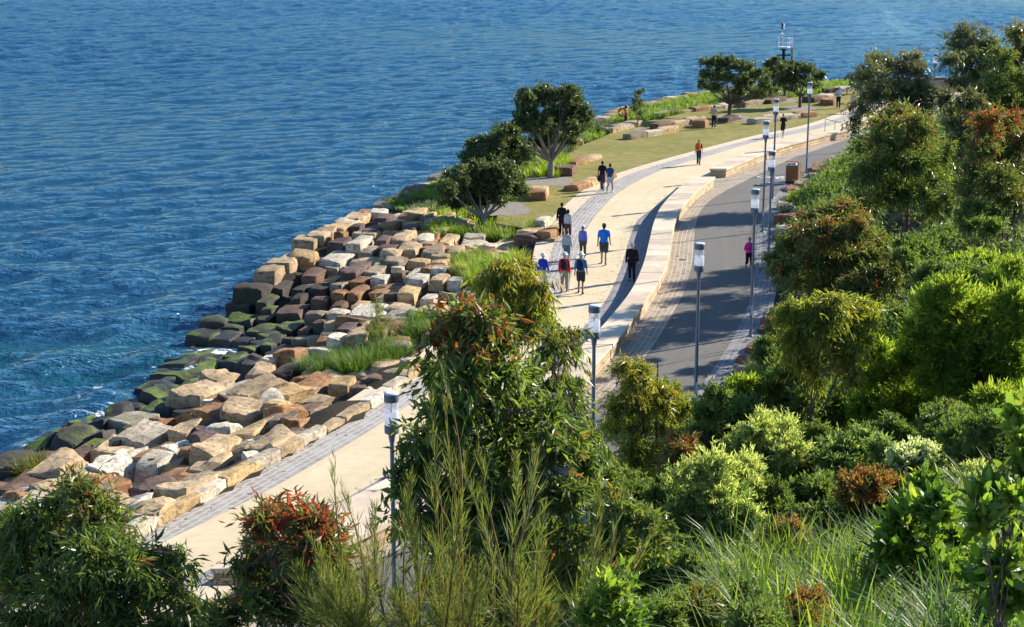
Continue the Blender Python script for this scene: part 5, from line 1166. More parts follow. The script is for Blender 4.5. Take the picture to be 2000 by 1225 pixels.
gum('drooping young gum with olive crown behind the foreground gum', 1000, 25, [(985,515,26,16),(1015,520,24,18),(960,545,28,26),(1000,550,32,28),(1040,555,26,24),(950,590,24,26),(990,600,30,26),(1035,600,30,28),(1060,625,18,24),(975,625,24,18),(1025,640,22,18)], 'gumlight', 1500, .045, .82, 51, tipz=.4, over=dict(mat='gumlight', tip=.35, droop=1.2))
gum('right hand arching gum branch beside the shadowed pavers', 1090, 22.5, [(1095,650,20,14),(1075,670,24,20),(1110,680,14,20),(1060,700,20,16),(1100,740,22,24),(1075,760,28,24),(1120,790,22,26),(1150,850,24,26),(1165,885,18,24),(1130,830,24,24)], 'gumlight', 900, .035, .85, 52, tipz=.7, over=dict(mat='gum', droop=1.2), name='young_gum')
gum('drooping gum tree at the bottom left corner', 150, 17.5, [(150,950,36,22),(110,975,36,24),(180,975,38,26),(60,1010,40,26),(130,1015,50,32),(200,1010,44,30),(235,1050,30,24),(40,1060,44,34),(110,1070,50,38),(180,1075,50,36),(240,1090,40,28),(290,1085,34,24),(335,1095,30,22),(365,1075,20,20),(30,1130,44,38),(110,1140,50,38),(190,1145,50,38),(260,1140,44,32),(320,1150,40,28),(375,1175,34,24),(60,1200,50,34),(150,1210,50,34),(240,1210,50,32),(330,1215,44,28),(-10,1100,40,50)], 'gum', 2400, .07, .9, 53, tipz=.8, over=dict(L=.14, W=.028, tip=.4))
gum('green grassy bush at the left picture edge', 20, 24, [(10,1040,30,26),(40,1070,34,26),(0,1100,40,40)], 'bush', 700, .04, .9, 54, 'slope_bush', 'bush', GR_S, .8, stems=3)
gum('red tipped small gum at the bottom, left of the feathery sheoak', 570, 16, [(520,1020,28,20),(560,1005,30,22),(610,1010,32,22),(645,1030,24,22),(495,1065,28,24),(545,1060,36,28),(600,1060,38,28),(650,1075,26,24),(480,1115,26,22),(530,1115,36,28),(590,1125,40,30),(640,1130,30,26),(510,1175,40,28),(580,1190,44,28),(450,1200,34,22),(640,1190,32,28),(420,1215,26,16)], 'gumred', 1500, .045, .85, 55, tipz=.5, over=dict(L=.13, W=.028, tip=.75))
# feathery sheoak : upright wands of needles
def sheoak(lab, wands, Y, seed):
    SEED[0] += 1; rng = np.random.default_rng(seed); b = gbase(860, Y); root = empty('feathery_sheoak', b, 0, lab, 'sheoak')
    P_, D_, L_, W_ = [], [], [], []; paths = []
    for (u0, v0, u1, v1, n) in wands:
        y0 = Y + rng.uniform(-.5, .5); a = PY(u0, v0, y0); e = PY(u1, v1, y0 + rng.uniform(-.5, .5)); m = (a + e) / 2 + rng.normal(size=3) * .08
        pts = bez(a, m, e, 12); paths.append((pts, .012 * (1 - .85 * np.linspace(0, 1, 12))))
        paths.append((bez(b + [0, 0, .3], (b + a) / 2 + rng.normal(size=3) * .2, a, 5), .03 * (1 - .6 * np.linspace(0, 1, 5))))
        dr = nrmz(e - a)
        for k in range(n):
            t_ = rng.random() ** 1.25; p = pts[0] * 0 + np.array([np.interp(t_, np.linspace(0, 1, 12), pts[:, i]) for i in range(3)])
            spread = (1 - t_) * .6 + .10; q = 9
            dd = nrmz(dr + rng.normal(size=3) * spread * .7)
            l_ = .30 * (1 - t_ * .75) + .05
            for j in range(q):
                if rng.random() < .35: continue
                P_.append(p + dd * l_ * j / q * .7); D_.append(dd + rng.normal(size=3) * .22 + [0, 0, .12]); L_.append(l_ * rng.uniform(.5, 1.0)); W_.append(.0065)
    V, Fq = leaves(rng, np.array(P_), np.array(D_), np.array(L_), np.array(W_), .1)
    v = np.clip(rng.normal(.55, .25, len(P_)), 0, 1); tp = (rng.random(len(P_)) < .3) * rng.random(len(P_))
    link('needles', mesh_np('needles', V - b, Fq, {'v': v, 'tip': tp}, mats=[ML['needle']]), root)
    TV, TF = tubes_np(paths, 5); link('stems', mesh_np('stems', TV - b, TF, smooth=True, mats=[M_TWIG]), root); return root
t = NT('reddish_twig'); g = tc(t); a = t.noise((g, 3), 9, 3); M_TWIG = t.out(t.mix((a, 0), (.16, .09, .04), (.28, .19, .09)), .8, .2)
rsw = random.Random(8); W0 = [(700,1230,655,890,34),(720,1200,668,960,30),(860,1200,842,770,52),(905,1230,868,800,44),(900,1000,862,720,12),(1010,1200,935,860,24),(960,1230,905,930,34),(820,1230,790,985,60),(760,1230,735,1000,60),(690,1240,610,1060,60),(980,1230,1005,900,46),(1040,1240,1060,1010,60),(1120,1240,1165,960,50),(1150,1240,1215,960,34),(870,1240,900,980,80),(1000,1100,1040,900,30),(640,1240,590,1120,50),(1180,1240,1280,1040,30),(790,1200,805,930,30)]
for k in range(17):
    u = rsw.uniform(660, 1080); W0.append((u, 1260, u + (u - 880) * rsw.uniform(.0, .35) + rsw.uniform(-30, 30), rsw.uniform(1070, 1200), 50))
sheoak('feathery sheoak with tall upright wispy shoots at the bottom centre', W0, 12.0, 9)
# ---- strap grass clumps of the slope (each clump a plant)
def gclump(u, v, Y, L, nb, mat, lab, W=.02, n=14, sp=.5, lean=1.05):
    c = PY(u, v, Y); rng = np.random.default_rng(int(u + v)); cc = c + rng.normal(size=(n, 3)) * [sp, sp * .7, .06]
    cc[:, 2] = np.maximum(G(cc[:, 0], cc[:, 1]), c[2] - L * .75 + .03 * rng.normal(size=n))
    grass_obj('strap_grass_clump', cc, nb, L, W, mat, lean, .15, lab, 'grass clump', 'strap grass clumps on the slope', thing_at=c)
PLC = [(1470,1080,17,'left of the heath shrub'),(1540,1130,15.5,'below the heath shrub'),(1610,1060,17.5,'between heath shrub and broad leaved sapling'),(1680,1050,18,'under the rusty shrub'),(1640,1150,14.5,'left of the broad leaved sapling, low'),
       (1720,1190,12.5,'under the broad leaved sapling'),(1880,1060,16,'right of the broad leaved sapling'),(1930,1080,14.5,'left of the large leaved edge shrub'),
       (1860,1160,13,'bottom right behind the large leaves'),(1920,960,20,'under the olive bush at the right'),(1960,940,19,'at the right edge under the olive bush'),(1900,1200,11,'in the bottom right corner'),(1640,1215,11.5,'at the bottom edge left of the sapling')]
for i, (u, v, Y, w_) in enumerate(PLC):
    gclump(u, v, Y, .72 if i % 3 else .85, 40, ['strap', 'strapdk', 'strap', 'strapdk', 'straplt'][i % 5], 'strap grass clump ' + w_, W=.018, n=15, sp=.55)
# ---- back shrubs and dark undergrowth
BK = [(1850,470,63,34,30,'bush','dark bush behind the tall trunks at the right',1.2),(1900,520,44,36,24,'wattle','yellow green bush under the tall trunks at the right',1.0),(1960,470,63,40,30,'bush','dark bush right of the tall trunks',1.2),
      (1790,500,46,34,28,'bush','dark shrub between the broad gum and the tall trunks',1.2),(1830,545,40,40,30,'bush','dark shrub above the lime wattle',1.1),(1900,555,38,44,30,'bush','dark green shrub above the lime wattle right side',1.1),(1980,540,36,36,34,'wattle','lime shrub at the right edge above the wattle',1.0),
      (1920,430,54,34,26,'bush','dark shrub on the upper slope behind the trunks',1.3),(1770,640,33,34,30,'bush','dark shrub left of the lime wattle top',1.0),(1730,660,34,30,30,'bush','dark shrub between slim gum and lime wattle',1.0),
      (1640,400,60,26,16,'bush','grey bush above the broad gum by the bin grasses',1.0),(1700,470,58,26,22,'bush','dark low shrub behind the broad gum',1.1),(1850,830,25,34,26,'bush','dark shrub between the lime wattles low',.9),(1500,690,38,18,24,'bush','dark shrub beside the road under the broad gum',.9),(1530,640,40,22,20,'redbush','brownish shrub beside the red rocks',.9),
      (1450,770,32,26,22,'wattle','green shrub at the end of the lamp side paving',.8),(1600,870,25,26,26,'bush','dark shrub at the foot of the slim gum',.8),(1740,850,26,30,22,'bush','green shrub above the white flowered one',.8),(1330,880,26,24,26,'gumred','red leaved shrub right of the small olive gum',.8),
      (1300,990,22,30,26,'bush','dark shrub left of the lower pale wattle',.8),(1240,960,23,28,26,'bush','dark shrub at the foot of the small olive gum',.8),(1170,960,22,26,28,'bush','dark shrub right of the large foreground gum',.8),(1500,980,22,26,24,'bush','dark shrub between the two pale wattles',.8),(1590,960,22.5,26,24,'bush','dark shrub left of the rusty one',.8),
      (1960,790,27,34,26,'wattle','lime wattle at the right edge, low',.85),(1990,700,34,30,40,'wattle','lime wattle at the right edge, tall',.95)]
for i, (u, v, Y, ru, rv, sp, lab, sc) in enumerate(BK):
    items = auto(u - ru * 1.4, u + ru * 1.4, v - rv * 1.2, v + rv * 1.3, 6, i, r=.45)
    gum(lab, u, Y, items, sp, int(900 if Y > 30 else 1100), .05, sc, 200 + i, 'slope_bush', 'bush', GR_S, .6, stems=4)
# thin standing trunks at the right (tops lost in the crowns above)
MORE = [(1450,1180,13.5,34,26,'bush','leafy low shrub at the bottom edge, right of the grasses gap',.62,''),(1570,1190,12.5,30,22,'redbush','brown tipped heath shrub at the bottom edge',.55,''),(1340,1120,17,30,24,'bush','dark leaved shrub below the lower pale wattle',.7,''),(1400,1190,13.5,34,26,'gum','leafy shrub at the bottom edge right of centre',.7,'bush'),(1310,1200,13,30,26,'bush','fine leaved shrub between yellow green shrub and grasses',.62,''),
 (1450,1120,17.5,20,16,'pale','small pale flowering shrub in the strap grass',.6,''),(1600,1010,20,26,16,'bush','low olive shrub left of the rusty shrub',.7,''),(1830,980,20,24,16,'bush','low shrub between white flowered shrub and silver shrub',.7,''),
 (1950,1180,12,30,24,'bush','fine leaved shrub in the bottom right corner',.6,''),(1900,930,21,26,18,'pale','pale tipped bush right of the white flowered shrub',.7,''),(1480,1215,11.5,26,18,'bush','low dark shrub at the bottom edge in the grass',.6,''),(1700,1110,15.5,24,20,'bush','low shrub behind the broad leaved sapling base',.6,'')]
for i, (u, v, Y, ru, rv, sp, lab, sc, mt) in enumerate(MORE):
    gum(lab, u, Y, auto(u - ru * 1.5, u + ru * 1.5, v - rv * 1.3, v + rv * 1.3, 6, 40 + i, r=.45), sp, 800, .03, sc, 300 + i, 'slope_shrub', 'shrub', GR_S, .5, stems=5)
# ---- undergrowth mass that hides the soil
rng = np.random.default_rng(77); N = 15000
yy = 9 + rng.random(N) ** 1.15 * 110; xx = ev(cH, yy) + .35 + rng.random(N) ** .9 * np.interp(yy, [9, 60, 120], [26, 30, 22]); 
keep = (xx - ev(cH, yy) > .9) | (rng.random(N) < .35); keep &= np.hypot(xx, yy) > 8.5; keep &= rng.random(N) < np.interp(yy, [8, 30, 60, 120], [1, .85, .6, .45])
cen = np.stack([xx, yy, G(xx, yy)], 1)[keep]
kind_ = np.array([noise.noise((a * .22, b * .22, 9)) for a, b, _ in cen]) + rng.normal(0, .12, len(cen))
g_ = cen[kind_ > .12]; grass_obj('undergrowth_grass', g_, 16, .45, .022, 'strapdk', .9, .3, kind='stuff')
b_ = cen[kind_ <= .12]; near = b_[:, 1] < 45
def mass(nm, cc, sp, nl, h, sc, mat):
    n = len(cc); k = 4; c4 = np.repeat(cc, k, 0) + rng.normal(size=(n * k, 3)) * [.3, .3, 0]; c4[:, 2] = G(c4[:, 0], c4[:, 1]) + rng.random(n * k) * h * np.clip((c4[:, 0] - ev(cH, c4[:, 1])) / 3, .25, 1)
    q = SP[sp]; o = rng.normal(size=(n * k, 3)); o[:, 2] = abs(o[:, 2]) + .4
    p, d, l, w_ = clusters(rng, c4, o, nl, q['tl'] * sc, q['L'] * sc, q['W'] * sc, q['droop'], q['spread'], q['sag'], q['up']); V, Fq = leaves(rng, p, d, l, w_)
    v = np.clip(np.repeat(rng.normal(.45, .25, n * k), nl) + rng.normal(0, .2, len(p)), 0, 1)
    tag(link(nm, mesh_np(nm, V, Fq, {'v': v, 'tip': (rng.random(len(p)) < .12) * rng.random(len(p))}, mats=[ML[mat]])), kind='stuff')
mass('undergrowth', b_[near], 'bush', 12, 1.0, 1.1, 'bush'); mass('undergrowth', b_[~near], 'bush', 9, 1.4, 1.9, 'bush')
# ================================================================== people
DG = bpy.context.evaluated_depsgraph_get
def capsule(mb, a, b, ra, rb, n=12):
    a = Vector(a); b = Vector(b); d = b - a; L = d.length
    if L < 1e-5: d = Vector((0, 0, 1)); L = 1e-4
    d.normalize(); prof = []
    for k in range(5): th = math.pi / 2 * k / 4; prof.append((-math.cos(th) * ra, math.sin(th) * ra))
    for k in range(5): th = math.pi / 2 * k / 4; prof.append((L + math.sin(th) * rb, math.cos(th) * rb))
    ref = Vector((0, 0, 1)) if abs(d.z) < .9 else Vector((1, 0, 0)); s = d.cross(ref).normalized(); u = s.cross(d)
    vs = []
    for z, r in prof:
        r = max(r, 1e-4)
        for i in range(n): an = 2 * math.pi * i / n; vs.append(a + d * z + (s * math.cos(an) + u * math.sin(an)) * r)
    fs = []; m = len(prof)
    for j in range(m - 1):
        for i in range(n): k2 = (i + 1) % n; fs.append((j * n + i, (j + 1) * n + i, (j + 1) * n + k2, j * n + k2))
    fs.append(tuple(range(n))); fs.append(tuple(range((m - 1) * n, m * n))[::-1]); mb.add(vs, fs)
def ellip(mb, c, r, rz=0, n=14, m=9, tilt=0):
    M = Matrix.Rotation(rz, 3, 'Z') @ Matrix.Rotation(tilt, 3, 'X'); vs = []; fs = []
    for j in range(m + 1):
        ph = math.pi * j / m
        for i in range(n):
            th = 2 * math.pi * i / n; vs.append(Vector(c) + M @ Vector((r[0] * max(math.sin(ph), .01) * math.cos(th), r[1] * max(math.sin(ph), .01) * math.sin(th), r[2] * math.cos(ph))))
    for j in range(m):
        for i in range(n): k = (i + 1) % n; fs.append((j * n + i, (j + 1) * n + i, (j + 1) * n + k, j * n + k))
    fs.append(tuple(range(n))[::-1]); fs.append(tuple(range(m * n, m * n + n))); mb.add(vs, fs)
def fuse(mb, name, mat, parent, vox=.014, keepz=None):
    me = bpy.data.meshes.new(name); me.from_pydata(mb.v, [], mb.f); me.update()
    o = bpy.data.objects.new('tmp', me); COL.objects.link(o)
    m = o.modifiers.new('r', 'REMESH'); m.mode = 'VOXEL'; m.voxel_size = vox
    s = o.modifiers.new('s', 'SMOOTH'); s.factor = .5; s.iterations = 3
    bpy.context.view_layer.update(); ev_ = o.evaluated_get(DG()); out = bpy.data.meshes.new_from_object(ev_); bpy.data.objects.remove(o); bpy.data.meshes.remove(me)
    out.name = name; out.materials.clear(); out.materials.append(mat); out.polygons.foreach_set('use_smooth', [True] * len(out.polygons))
    return link(name, out, parent)
CL = {}
def cloth(c, rough=.85):
    k = tuple(round(q, 3) for q in c)
    if k not in CL: CL[k] = plain('cloth_%d' % len(CL), c, rough, .2, var=.18, sc=8)
    return CL[k]
SKIN = plain('skin', (.42, .24, .16), .55, .4, var=.06); SKIND = plain('skin_tanned', (.30, .16, .10), .55, .4, var=.06)
def person(lab, u, v, hpx, face=0.0, shirt=(.1,.1,.1), sleeve='long', pants=(.05,.05,.06), legs='long', shoes=(.03,.03,.035), hair=(.03,.02,.015), hat=None, phase=.5, arms='walk', hairstyle='short', skin=None, build=1.0, grp='people walking on the promenade', female=False, run=False, kind='cap'):
    p = P(u, v, 0.0); D = dep(p); h = hpx / ((v + 150) / H * .95) if hpx > 5 else hpx; h = min(max(h, 1.52), 1.9); g0 = Gs(p[0], p[1])
    z0 = .012 if abs(g0) < .2 else g0
    root = empty('person', (p[0], p[1], z0), face, lab, 'person', grp); S = h / 1.75; bw = build
    sk = skin or SKIN
    ph = phase; st = .44 if run else .36
    lean = .06 if run else .02
    def V3(x, y, z): return Vector((x * S, y * S, z * S))
    hip = [V3(-.09 * bw, 0, .92), V3(.09 * bw, 0, .92)]; sw = [ph * st, -ph * st]
    knee = []; ank = []; toe = []
    for i, sx in ((0, -1), (1, 1)):
        s = sw[i]; kb = .06 + (max(0, -s) * .25 if not run else (max(0, -s) * .55))
        k_ = V3(sx * .095, s * .5 + kb, .49); lift = max(0, -s) * (.16 if not run else .75)
        a_ = V3(sx * .10, s * .95 - (0 if not run else max(0, -s) * .35), .085 + lift); knee.append(k_); ank.append(a_); toe.append(a_ + Vector((sx * .02, .15, -.035 + (-.05 if s < 0 else .0) * 1)) * S)
    chest = V3(0, lean * .7, 1.30); neck = V3(0, lean, 1.47); head = V3(0, lean + .025, 1.625)
    shw = (.135 if female else .160) * bw
    shd = [V3(-shw, lean * .8, 1.395), V3(shw, lean * .8, 1.395)]; elb = []; wr = []
    for i, sx in ((0, -1), (1, 1)):
        s = -sw[i]
        if arms == 'walk': e_ = shd[i] + V3(sx * .06, s * .35 - .02, -.27); w_ = e_ + V3(sx * .015, s * .4 + .06, -.23)
        elif arms == 'run': e_ = shd[i] + V3(sx * .09, -.12 + s * .25, -.23); w_ = e_ + V3(-sx * .12, .20 + s * .15, .04)
        elif arms == 'front': e_ = shd[i] + V3(sx * .09, -.02, -.26); w_ = e_ + V3(-sx * .13, .18, -.02)
        elif arms == 'hips': e_ = shd[i] + V3(sx * .15, -.05, -.22); w_ = e_ + V3(-sx * .12, .08, -.17)
        elb.append(e_); wr.append(w_)
    A = MB()
    ellip(A, V3(0, 0, .96), (.155 * S * bw, .115 * S * bw, .13 * S)); ellip(A, V3(0, lean * .4, 1.13), (.135 * S * bw, .10 * S * bw, .16 * S)); ellip(A, chest, (.165 * S * bw, .11 * S * bw, .19 * S))
    capsule(A, shd[0], shd[1], .055 * S, .055 * S); capsule(A, chest + V3(0, 0, .1), neck, .075 * S, .055 * S); capsule(A, neck, head - V3(0, 0, .05), .052 * S, .05 * S)
    ellip(A, head + V3(0, -.008, .02), (.074 * S, .092 * S, .105 * S)); ellip(A, head + V3(0, .03, -.06), (.052 * S, .055 * S, .058 * S))
    capsule(A, head + V3(0, .08, .015), head + V3(0, .105, -.02), .012 * S, .017 * S, 8)
    for sx in (-1, 1): ellip(A, head + V3(sx * .078, -.005, -.005), (.014 * S, .024 * S, .034 * S), n=8, m=6); ellip(A, head + V3(sx * .03, .078, .012), (.016 * S, .012 * S, .011 * S), n=8, m=5)
    capsule(A, head + V3(-.022, .085, -.055), head + V3(.022, .085, -.055), .009 * S, .009 * S, 6)
    for i, sx in ((0, -1), (1, 1)):
        capsule(A, shd[i], elb[i], .05 * S * bw, .038 * S); capsule(A, elb[i], wr[i], .038 * S, .026 * S)
        dr = (wr[i] - elb[i]).normalized(); side = Vector((0, 1, 0)) - dr * dr.y; side.normalize(); pal = wr[i] + dr * .045 * S
        capsule(A, wr[i], pal + dr * .03 * S, .026 * S, .034 * S)
        inn = Vector((-sx, 0, 0))
        for f in range(4):
            b0 = pal + dr * .05 * S + side * (.024 - f * .017) * S; fl = (.040, .045, .042, .032)[f] * S
            m_ = b0 + dr * fl * .7 + inn * .006 * S; capsule(A, b0, m_, .0095 * S, .009 * S, 6); capsule(A, m_, m_ + dr * fl * .45 + inn * .022 * S, .009 * S, .007 * S, 6)
        tb = wr[i] + dr * .03 * S + side * .03 * S; capsule(A, tb, tb + dr * .035 * S + side * .018 * S, .012 * S, .010 * S, 6)
        capsule(A, hip[i], knee[i], .082 * S * bw, .055 * S); capsule(A, knee[i], ank[i] + V3(0, 0, .18), .052 * S, .050 * S); capsule(A, ank[i] + V3(0, 0, .18), ank[i], .048 * S, .036 * S); capsule(A, ank[i] + V3(0, -.02, -.03), toe[i], .038 * S, .032 * S)
    fuse(A, 'body', sk, root, .0125)
    T = MB(); g = .017 * S
    ellip(T, V3(0, 0, 1.0), (.158 * S * bw + g, .118 * S * bw + g, .12 * S)); ellip(T, V3(0, lean * .4, 1.13), (.140 * S * bw + g, .105 * S * bw + g, .17 * S)); ellip(T, chest, (.168 * S * bw + g, .115 * S * bw + g, .175 * S + g))
    capsule(T, shd[0], chest + V3(0, 0, .13), .055 * S + g, .07 * S + g); capsule(T, shd[1], chest + V3(0, 0, .13), .055 * S + g, .07 * S + g); capsule(T, chest + V3(0, 0, .1), neck - V3(0, 0, .03), .08 * S + g, .05 * S + g)
    for i in (0, 1):
        if sleeve == 'long': capsule(T, shd[i], elb[i], .052 * S * bw + g * 1.3, .042 * S + g); capsule(T, elb[i], wr[i] - (wr[i] - elb[i]) * .06, .042 * S + g, .03 * S + g)
        elif sleeve == 'short': capsule(T, shd[i], shd[i] + (elb[i] - shd[i]) * .6, .055 * S * bw + g, .05 * S + g * 1.2)
        elif sleeve == 'rolled': capsule(T, shd[i], elb[i], .052 * S * bw + g * 1.3, .046 * S + g)
    fuse(T, 'shirt' if sleeve != 'long' else 'jacket', cloth(shirt), root, .014)
    B = MB(); ellip(B, V3(0, 0, .95), (.158 * S * bw + g * .8, .118 * S * bw + g * .8, .12 * S))
    for i in (0, 1):
        k2 = knee[i]; lo_ = ank[i] + V3(0, 0, .04)
        if legs == 'long': capsule(B, hip[i], k2, .085 * S * bw + g, .062 * S + g); capsule(B, k2, lo_, .06 * S + g, .046 * S + g)
        elif legs == 'shorts': capsule(B, hip[i], hip[i] + (k2 - hip[i]) * .78, .088 * S * bw + g, .08 * S + g)
        elif legs == 'capri': capsule(B, hip[i], k2, .083 * S * bw + g * .6, .058 * S + g * .6); capsule(B, k2, k2 + (lo_ - k2) * .35, .057 * S + g * .5, .052 * S + g * .5)
    fuse(B, 'trousers' if legs == 'long' else legs, cloth(pants), root, .014)
    for i in (0, 1):
        Q = MB(); capsule(Q, ank[i] + V3(0, -.035, -.045), toe[i] + V3(0, 0, -.005), .043 * S, .038 * S); capsule(Q, ank[i] + V3(0, -.01, -.04), ank[i] + V3(0, -.01, .0), .045 * S, .042 * S); fuse(Q, 'shoe', cloth(shoes, .6), root, .012)
    Hh = MB(); ellip(Hh, head + V3(0, -.018, .035), (.083 * S, .096 * S, .10 * S)); ellip(Hh, head + V3(0, -.045, -.01), (.076 * S, .07 * S, .085 * S))
    if hairstyle == 'tail': capsule(Hh, head + V3(0, -.10, .0), head + V3(0.01, -.13, -.24), .032 * S, .02 * S)
    if hairstyle == 'bun': ellip(Hh, head + V3(0, -.09, .06), (.045 * S, .045 * S, .045 * S))
    if hairstyle == 'bob': ellip(Hh, head + V3(0, -.03, -.02), (.095 * S, .09 * S, .12 * S))
    # open the face
    hv = fuse(Hh, 'hair', cloth(hair, .7), root, .012)
    for vx in hv.data.vertices:
        c = vx.co / S; dz = c.z - head.z / S; dy = c.y - head.y / S
        if dy > .045 and dz < .055: vx.co.y = (head.y / S + .03) * S
    if hat is not None:
        Z = MB(); 
        if kind == 'brim':
            Z.rev(tuple(head + V3(0, -.01, .055)), [(.165 * S, -.012 * S), (.165 * S, -.002 * S), (.095 * S, .008 * S), (.088 * S, .08 * S), (.06 * S, .10 * S), (.002, .103 * S)], 22)
        else:
            Z.rev(tuple(head + V3(0, -.01, .05)), [(.092 * S, -.01 * S), (.094 * S, .02 * S), (.078 * S, .065 * S), (.04 * S, .085 * S), (.002, .09 * S)], 18); Z.box(tuple(head + V3(0, .12, .05)), (.12 * S, .09 * S, .012 * S), tilt=(-.15, 0))
        Z.build('hat', cloth(hat), root)
    return root, p, z0, S, dict(chest=chest, wr=wr, shd=shd, face=face, head=head, skw=bw)
def loc_to_world(info, v):
    root, p, z0, S, j = info; return Vector((p[0], p[1], z0)) + Matrix.Rotation(j['face'], 3, 'Z') @ v
def backpack(info, col, lab, w=.30, h=.44):
    root, p, z0, S, j = info; c = loc_to_world(info, j['chest'] + Vector((0, -.20, -.04)) * S)
    o = empty('backpack', c, j['face'], lab, 'backpack'); A = MB(); ellip(A, (0, 0, 0), (w / 2, .11, h / 2)); A.box((0, .01, -.03), (w * .86, .16, h * .72)); fuse(A, 'bag', cloth(col), o, .014)
    q = MB(); ellip(q, (0, -.10, -.08), (w * .33, .05, h * .22)); q2 = fuse(q, 'pocket', cloth(tuple(a * .8 for a in col)), o, .012)
    for sx in (-1, 1):
        st_ = MB(); x = sx * .115; st_.tube([(x, .07, .17), (x, .16, .215), (x * 1.05, .27, .17), (x * 1.1, .335, .05), (x * 1.2, .31, -.10), (x * 1.15, .12, -.17)], .02, 6); st_.build('strap', cloth(tuple(a * .8 for a in col)), o)
PA = math.pi
NAVY = (.012,.016,.045)
person('person in black t shirt and jeans walking away, left of the pair', 1176, 372, 56, -.3, (.012,.012,.014), 'short', (.03,.045,.09), phase=.6, skin=SKIND)
i2 = person('person in blue black top and pale shorts walking away, right of the pair', 1191, 377, 56, -.3, (.02,.06,.20), 'short', (.36,.42,.50), 'shorts', (.5,.52,.55), phase=-.7, skin=SKIND)
i3 = person('person in black jumper and trousers at the lawn corner', 1097, 461, 64, -.2, (.012,.013,.018), 'long', (.012,.012,.016), phase=.4, grp='people walking on the promenade')
i4 = person('person in pale grey hoodie and purple trousers beside the one in black', 1109, 470, 60, -.25, (.50,.50,.52), 'long', (.07,.045,.06), phase=-.5, hairstyle='bob', female=True)
person('person in grey hoodie with dark bun and blue jeans', 1107, 514, 64, -.2, (.42,.44,.45), 'long', (.10,.16,.22), phase=.3, hairstyle='bun', female=True, hair=(.05,.03,.02), build=1.1)
person('person in violet long sleeved top, white cap and ponytail', 1138, 505, 60, -.15, (.16,.18,.55), 'long', (.07,.065,.06), 'long', (.4,.4,.4), hair=(.16,.07,.03), hat=(.75,.75,.78), phase=-.5, hairstyle='tail', female=True)
person('person in bright blue t shirt, grey cap and dark shorts walking away', 1179, 517, 79, -.15, (.02,.20,.72), 'short', (.045,.065,.075), 'shorts', (.10,.16,.18), hat=(.12,.12,.13), phase=.6, build=1.08)
person('person in all navy with grey cap facing the viewer in the wall shadow', 1234, 549, 73, PA - .1, (.013,.014,.022), 'long', (.012,.013,.02), 'long', (.02,.02,.02), hair=(.3,.3,.3), hat=(.32,.31,.30), phase=.35, build=1.22)
person('person in royal blue jacket, white hat and beige trousers at the left', 1060, 566, 70, -.35, (.02,.05,.45), 'long', (.50,.45,.40), 'long', (.3,.27,.22), hat=(.78,.76,.70), phase=.4, kind='brim', hair=(.5,.5,.5))
i10 = person('person in red jacket with white hat, khaki trousers and walking stick', 1102, 571, 76, -.15, (.62,.015,.02), 'long', (.30,.27,.20), 'long', (.10,.08,.06), hat=(.72,.68,.62), phase=-.4, kind='brim', hair=(.4,.4,.4))
i11 = person('person in denim blue shirt, white hat and black shorts', 1134, 574, 79, -.15, (.09,.19,.42), 'rolled', (.035,.035,.038), 'shorts', (.03,.03,.035), hat=(.75,.78,.78), phase=.5, skin=SKIND, kind='brim', hair=(.4,.4,.4), build=1.05)
person('person in hot pink top and black capri leggings jogging towards the viewer', 1462, 532, 68, PA, (.72,.03,.30), 'long', (.012,.012,.016), 'capri', (.12,.08,.45), hair=(.07,.025,.015), phase=.55, arms='front', female=True, run=True, grp='joggers')
i13 = person('person with orange backpack, dark t shirt and jeans on the gravel', 1364, 322, 48, -.4, (.03,.03,.035), 'short', (.025,.04,.08), 'long', (.03,.03,.03), hair=(.32,.24,.16), phase=.3, skin=None)
person('person in black t shirt and shorts jogging towards the viewer by the far wall', 1529, 268, 44, PA - .5, (.012,.012,.014), 'short', (.02,.02,.024), 'shorts', (.03,.03,.03), phase=.7, arms='run', run=True, grp='joggers')
person('person in khaki shirt and navy trousers standing with hands on hips on the lawn', 1394, 251, 44, -.2, (.42,.38,.26), 'short', NAVY, 'long', (.6,.6,.6), phase=.15, arms='hips', grp='people standing on the lawn')
person('person in pale blue shirt and black trousers standing at the far lawn end', 1637, 212, 41, PA - .3, (.42,.50,.68), 'short', (.015,.015,.02), 'long', phase=.1, arms='front', grp='people standing on the lawn', hairstyle='bob')
person('person in light top and brown shorts walking on the far setts with a dog', 1666, 221, 40, PA - .5, (.5,.46,.36), 'short', (.22,.11,.07), 'shorts', phase=.5, skin=SKIND)
backpack(i10, (.018,.018,.04), 'dark navy backpack on the person in the red jacket'); backpack(i11, (.014,.03,.09), 'blue black backpack on the person in the denim shirt', .32, .48); backpack(i13, (.55,.13,.02), 'orange backpack on the person on the gravel', .34, .52)
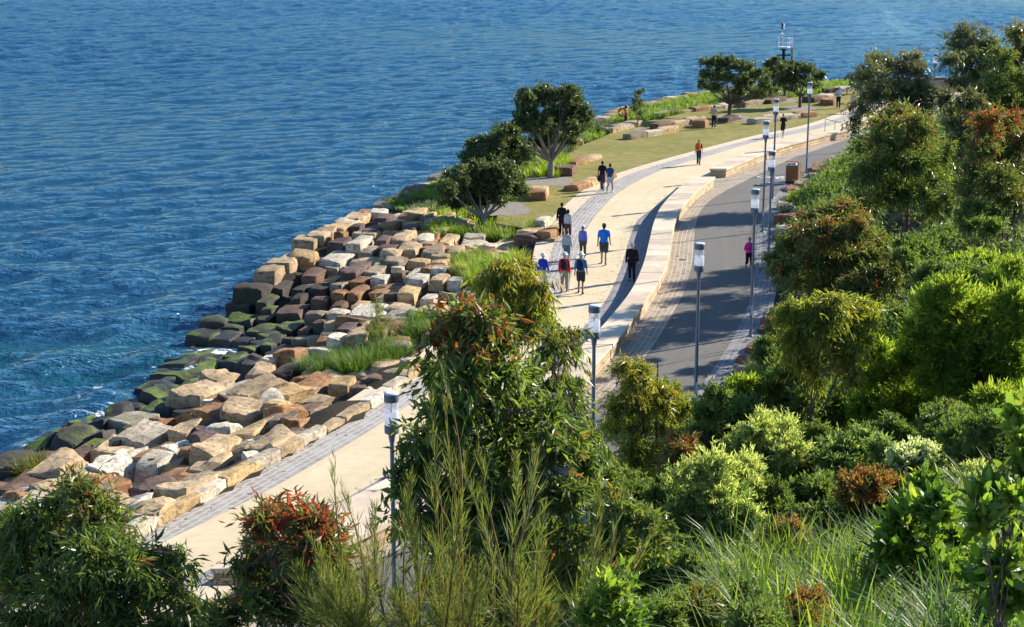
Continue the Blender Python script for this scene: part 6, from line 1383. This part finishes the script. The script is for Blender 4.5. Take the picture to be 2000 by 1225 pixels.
def stick(info, k, lab, foot, name='walking_stick'):
    hnd = loc_to_world(info, info[4]['wr'][k]); e = Vector((hnd.x + foot[0], hnd.y + foot[1], .015))
    o = MB().tube([e - hnd, Vector((0, 0, 0)), Vector((0, 0, .06))], [.011, .012, .014], 8).build(name, M_DKPOST if name == 'walking_stick' else M_BLACK, None, hnd); tag(o, lab, 'walking stick')
stick(i10, 1, 'thin walking stick in the right hand of the person in red', (-.03, .05))
stick(i3, 0, 'long dark stick held low by the person in black at the lawn corner', (-.75, -.2))
hnd = loc_to_world(i2, i2[4]['wr'][0])
# jacket carried by the left man of the pair
b = P(1168, 372); A = MB(); ellip(A, (0, 0, 0), (.09, .06, .17)); ellip(A, (.03, .02, -.12), (.07, .05, .13)); o = fuse(A, 'carried_jacket', cloth((.02,.02,.025)), None, .014); o.location = (b[0] + .02, b[1], .72); tag(o, 'dark folded jacket carried by the left person of the pair', 'jacket')
# small dog on the far setts
b = P(1660, 223); root = empty('dog', (b[0], b[1], .01), PA - .4, 'small dark dog walking beside the far person in brown shorts', 'dog')
A = MB(); ellip(A, (0, .10, .30), (.085, .15, .10)); ellip(A, (0, -.12, .31), (.07, .13, .08)); capsule(A, (0, .2, .34), (0, .29, .43), .055, .045); ellip(A, (0, .31, .46), (.055, .065, .055)); capsule(A, (0, .34, .45), (0, .42, .43), .032, .022)
for sx in (-1, 1):
    capsule(A, (sx * .05, .15, .26), (sx * .055, .13, .14), .035, .022, 8); capsule(A, (sx * .055, .13, .14), (sx * .055, .15, .02), .02, .018, 8); capsule(A, (sx * .05, -.2, .28), (sx * .055, -.16, .17), .045, .026, 8); capsule(A, (sx * .055, -.16, .17), (sx * .055, -.23, .10), .022, .016, 8); capsule(A, (sx * .055, -.23, .10), (sx * .055, -.21, .02), .016, .018, 8)
    capsule(A, (sx * .04, .29, .50), (sx * .055, .27, .55), .02, .01, 6)
capsule(A, (0, -.23, .34), (0, -.33, .42), .018, .01, 6); fuse(A, 'body', cloth((.05,.04,.035)), root, .011)
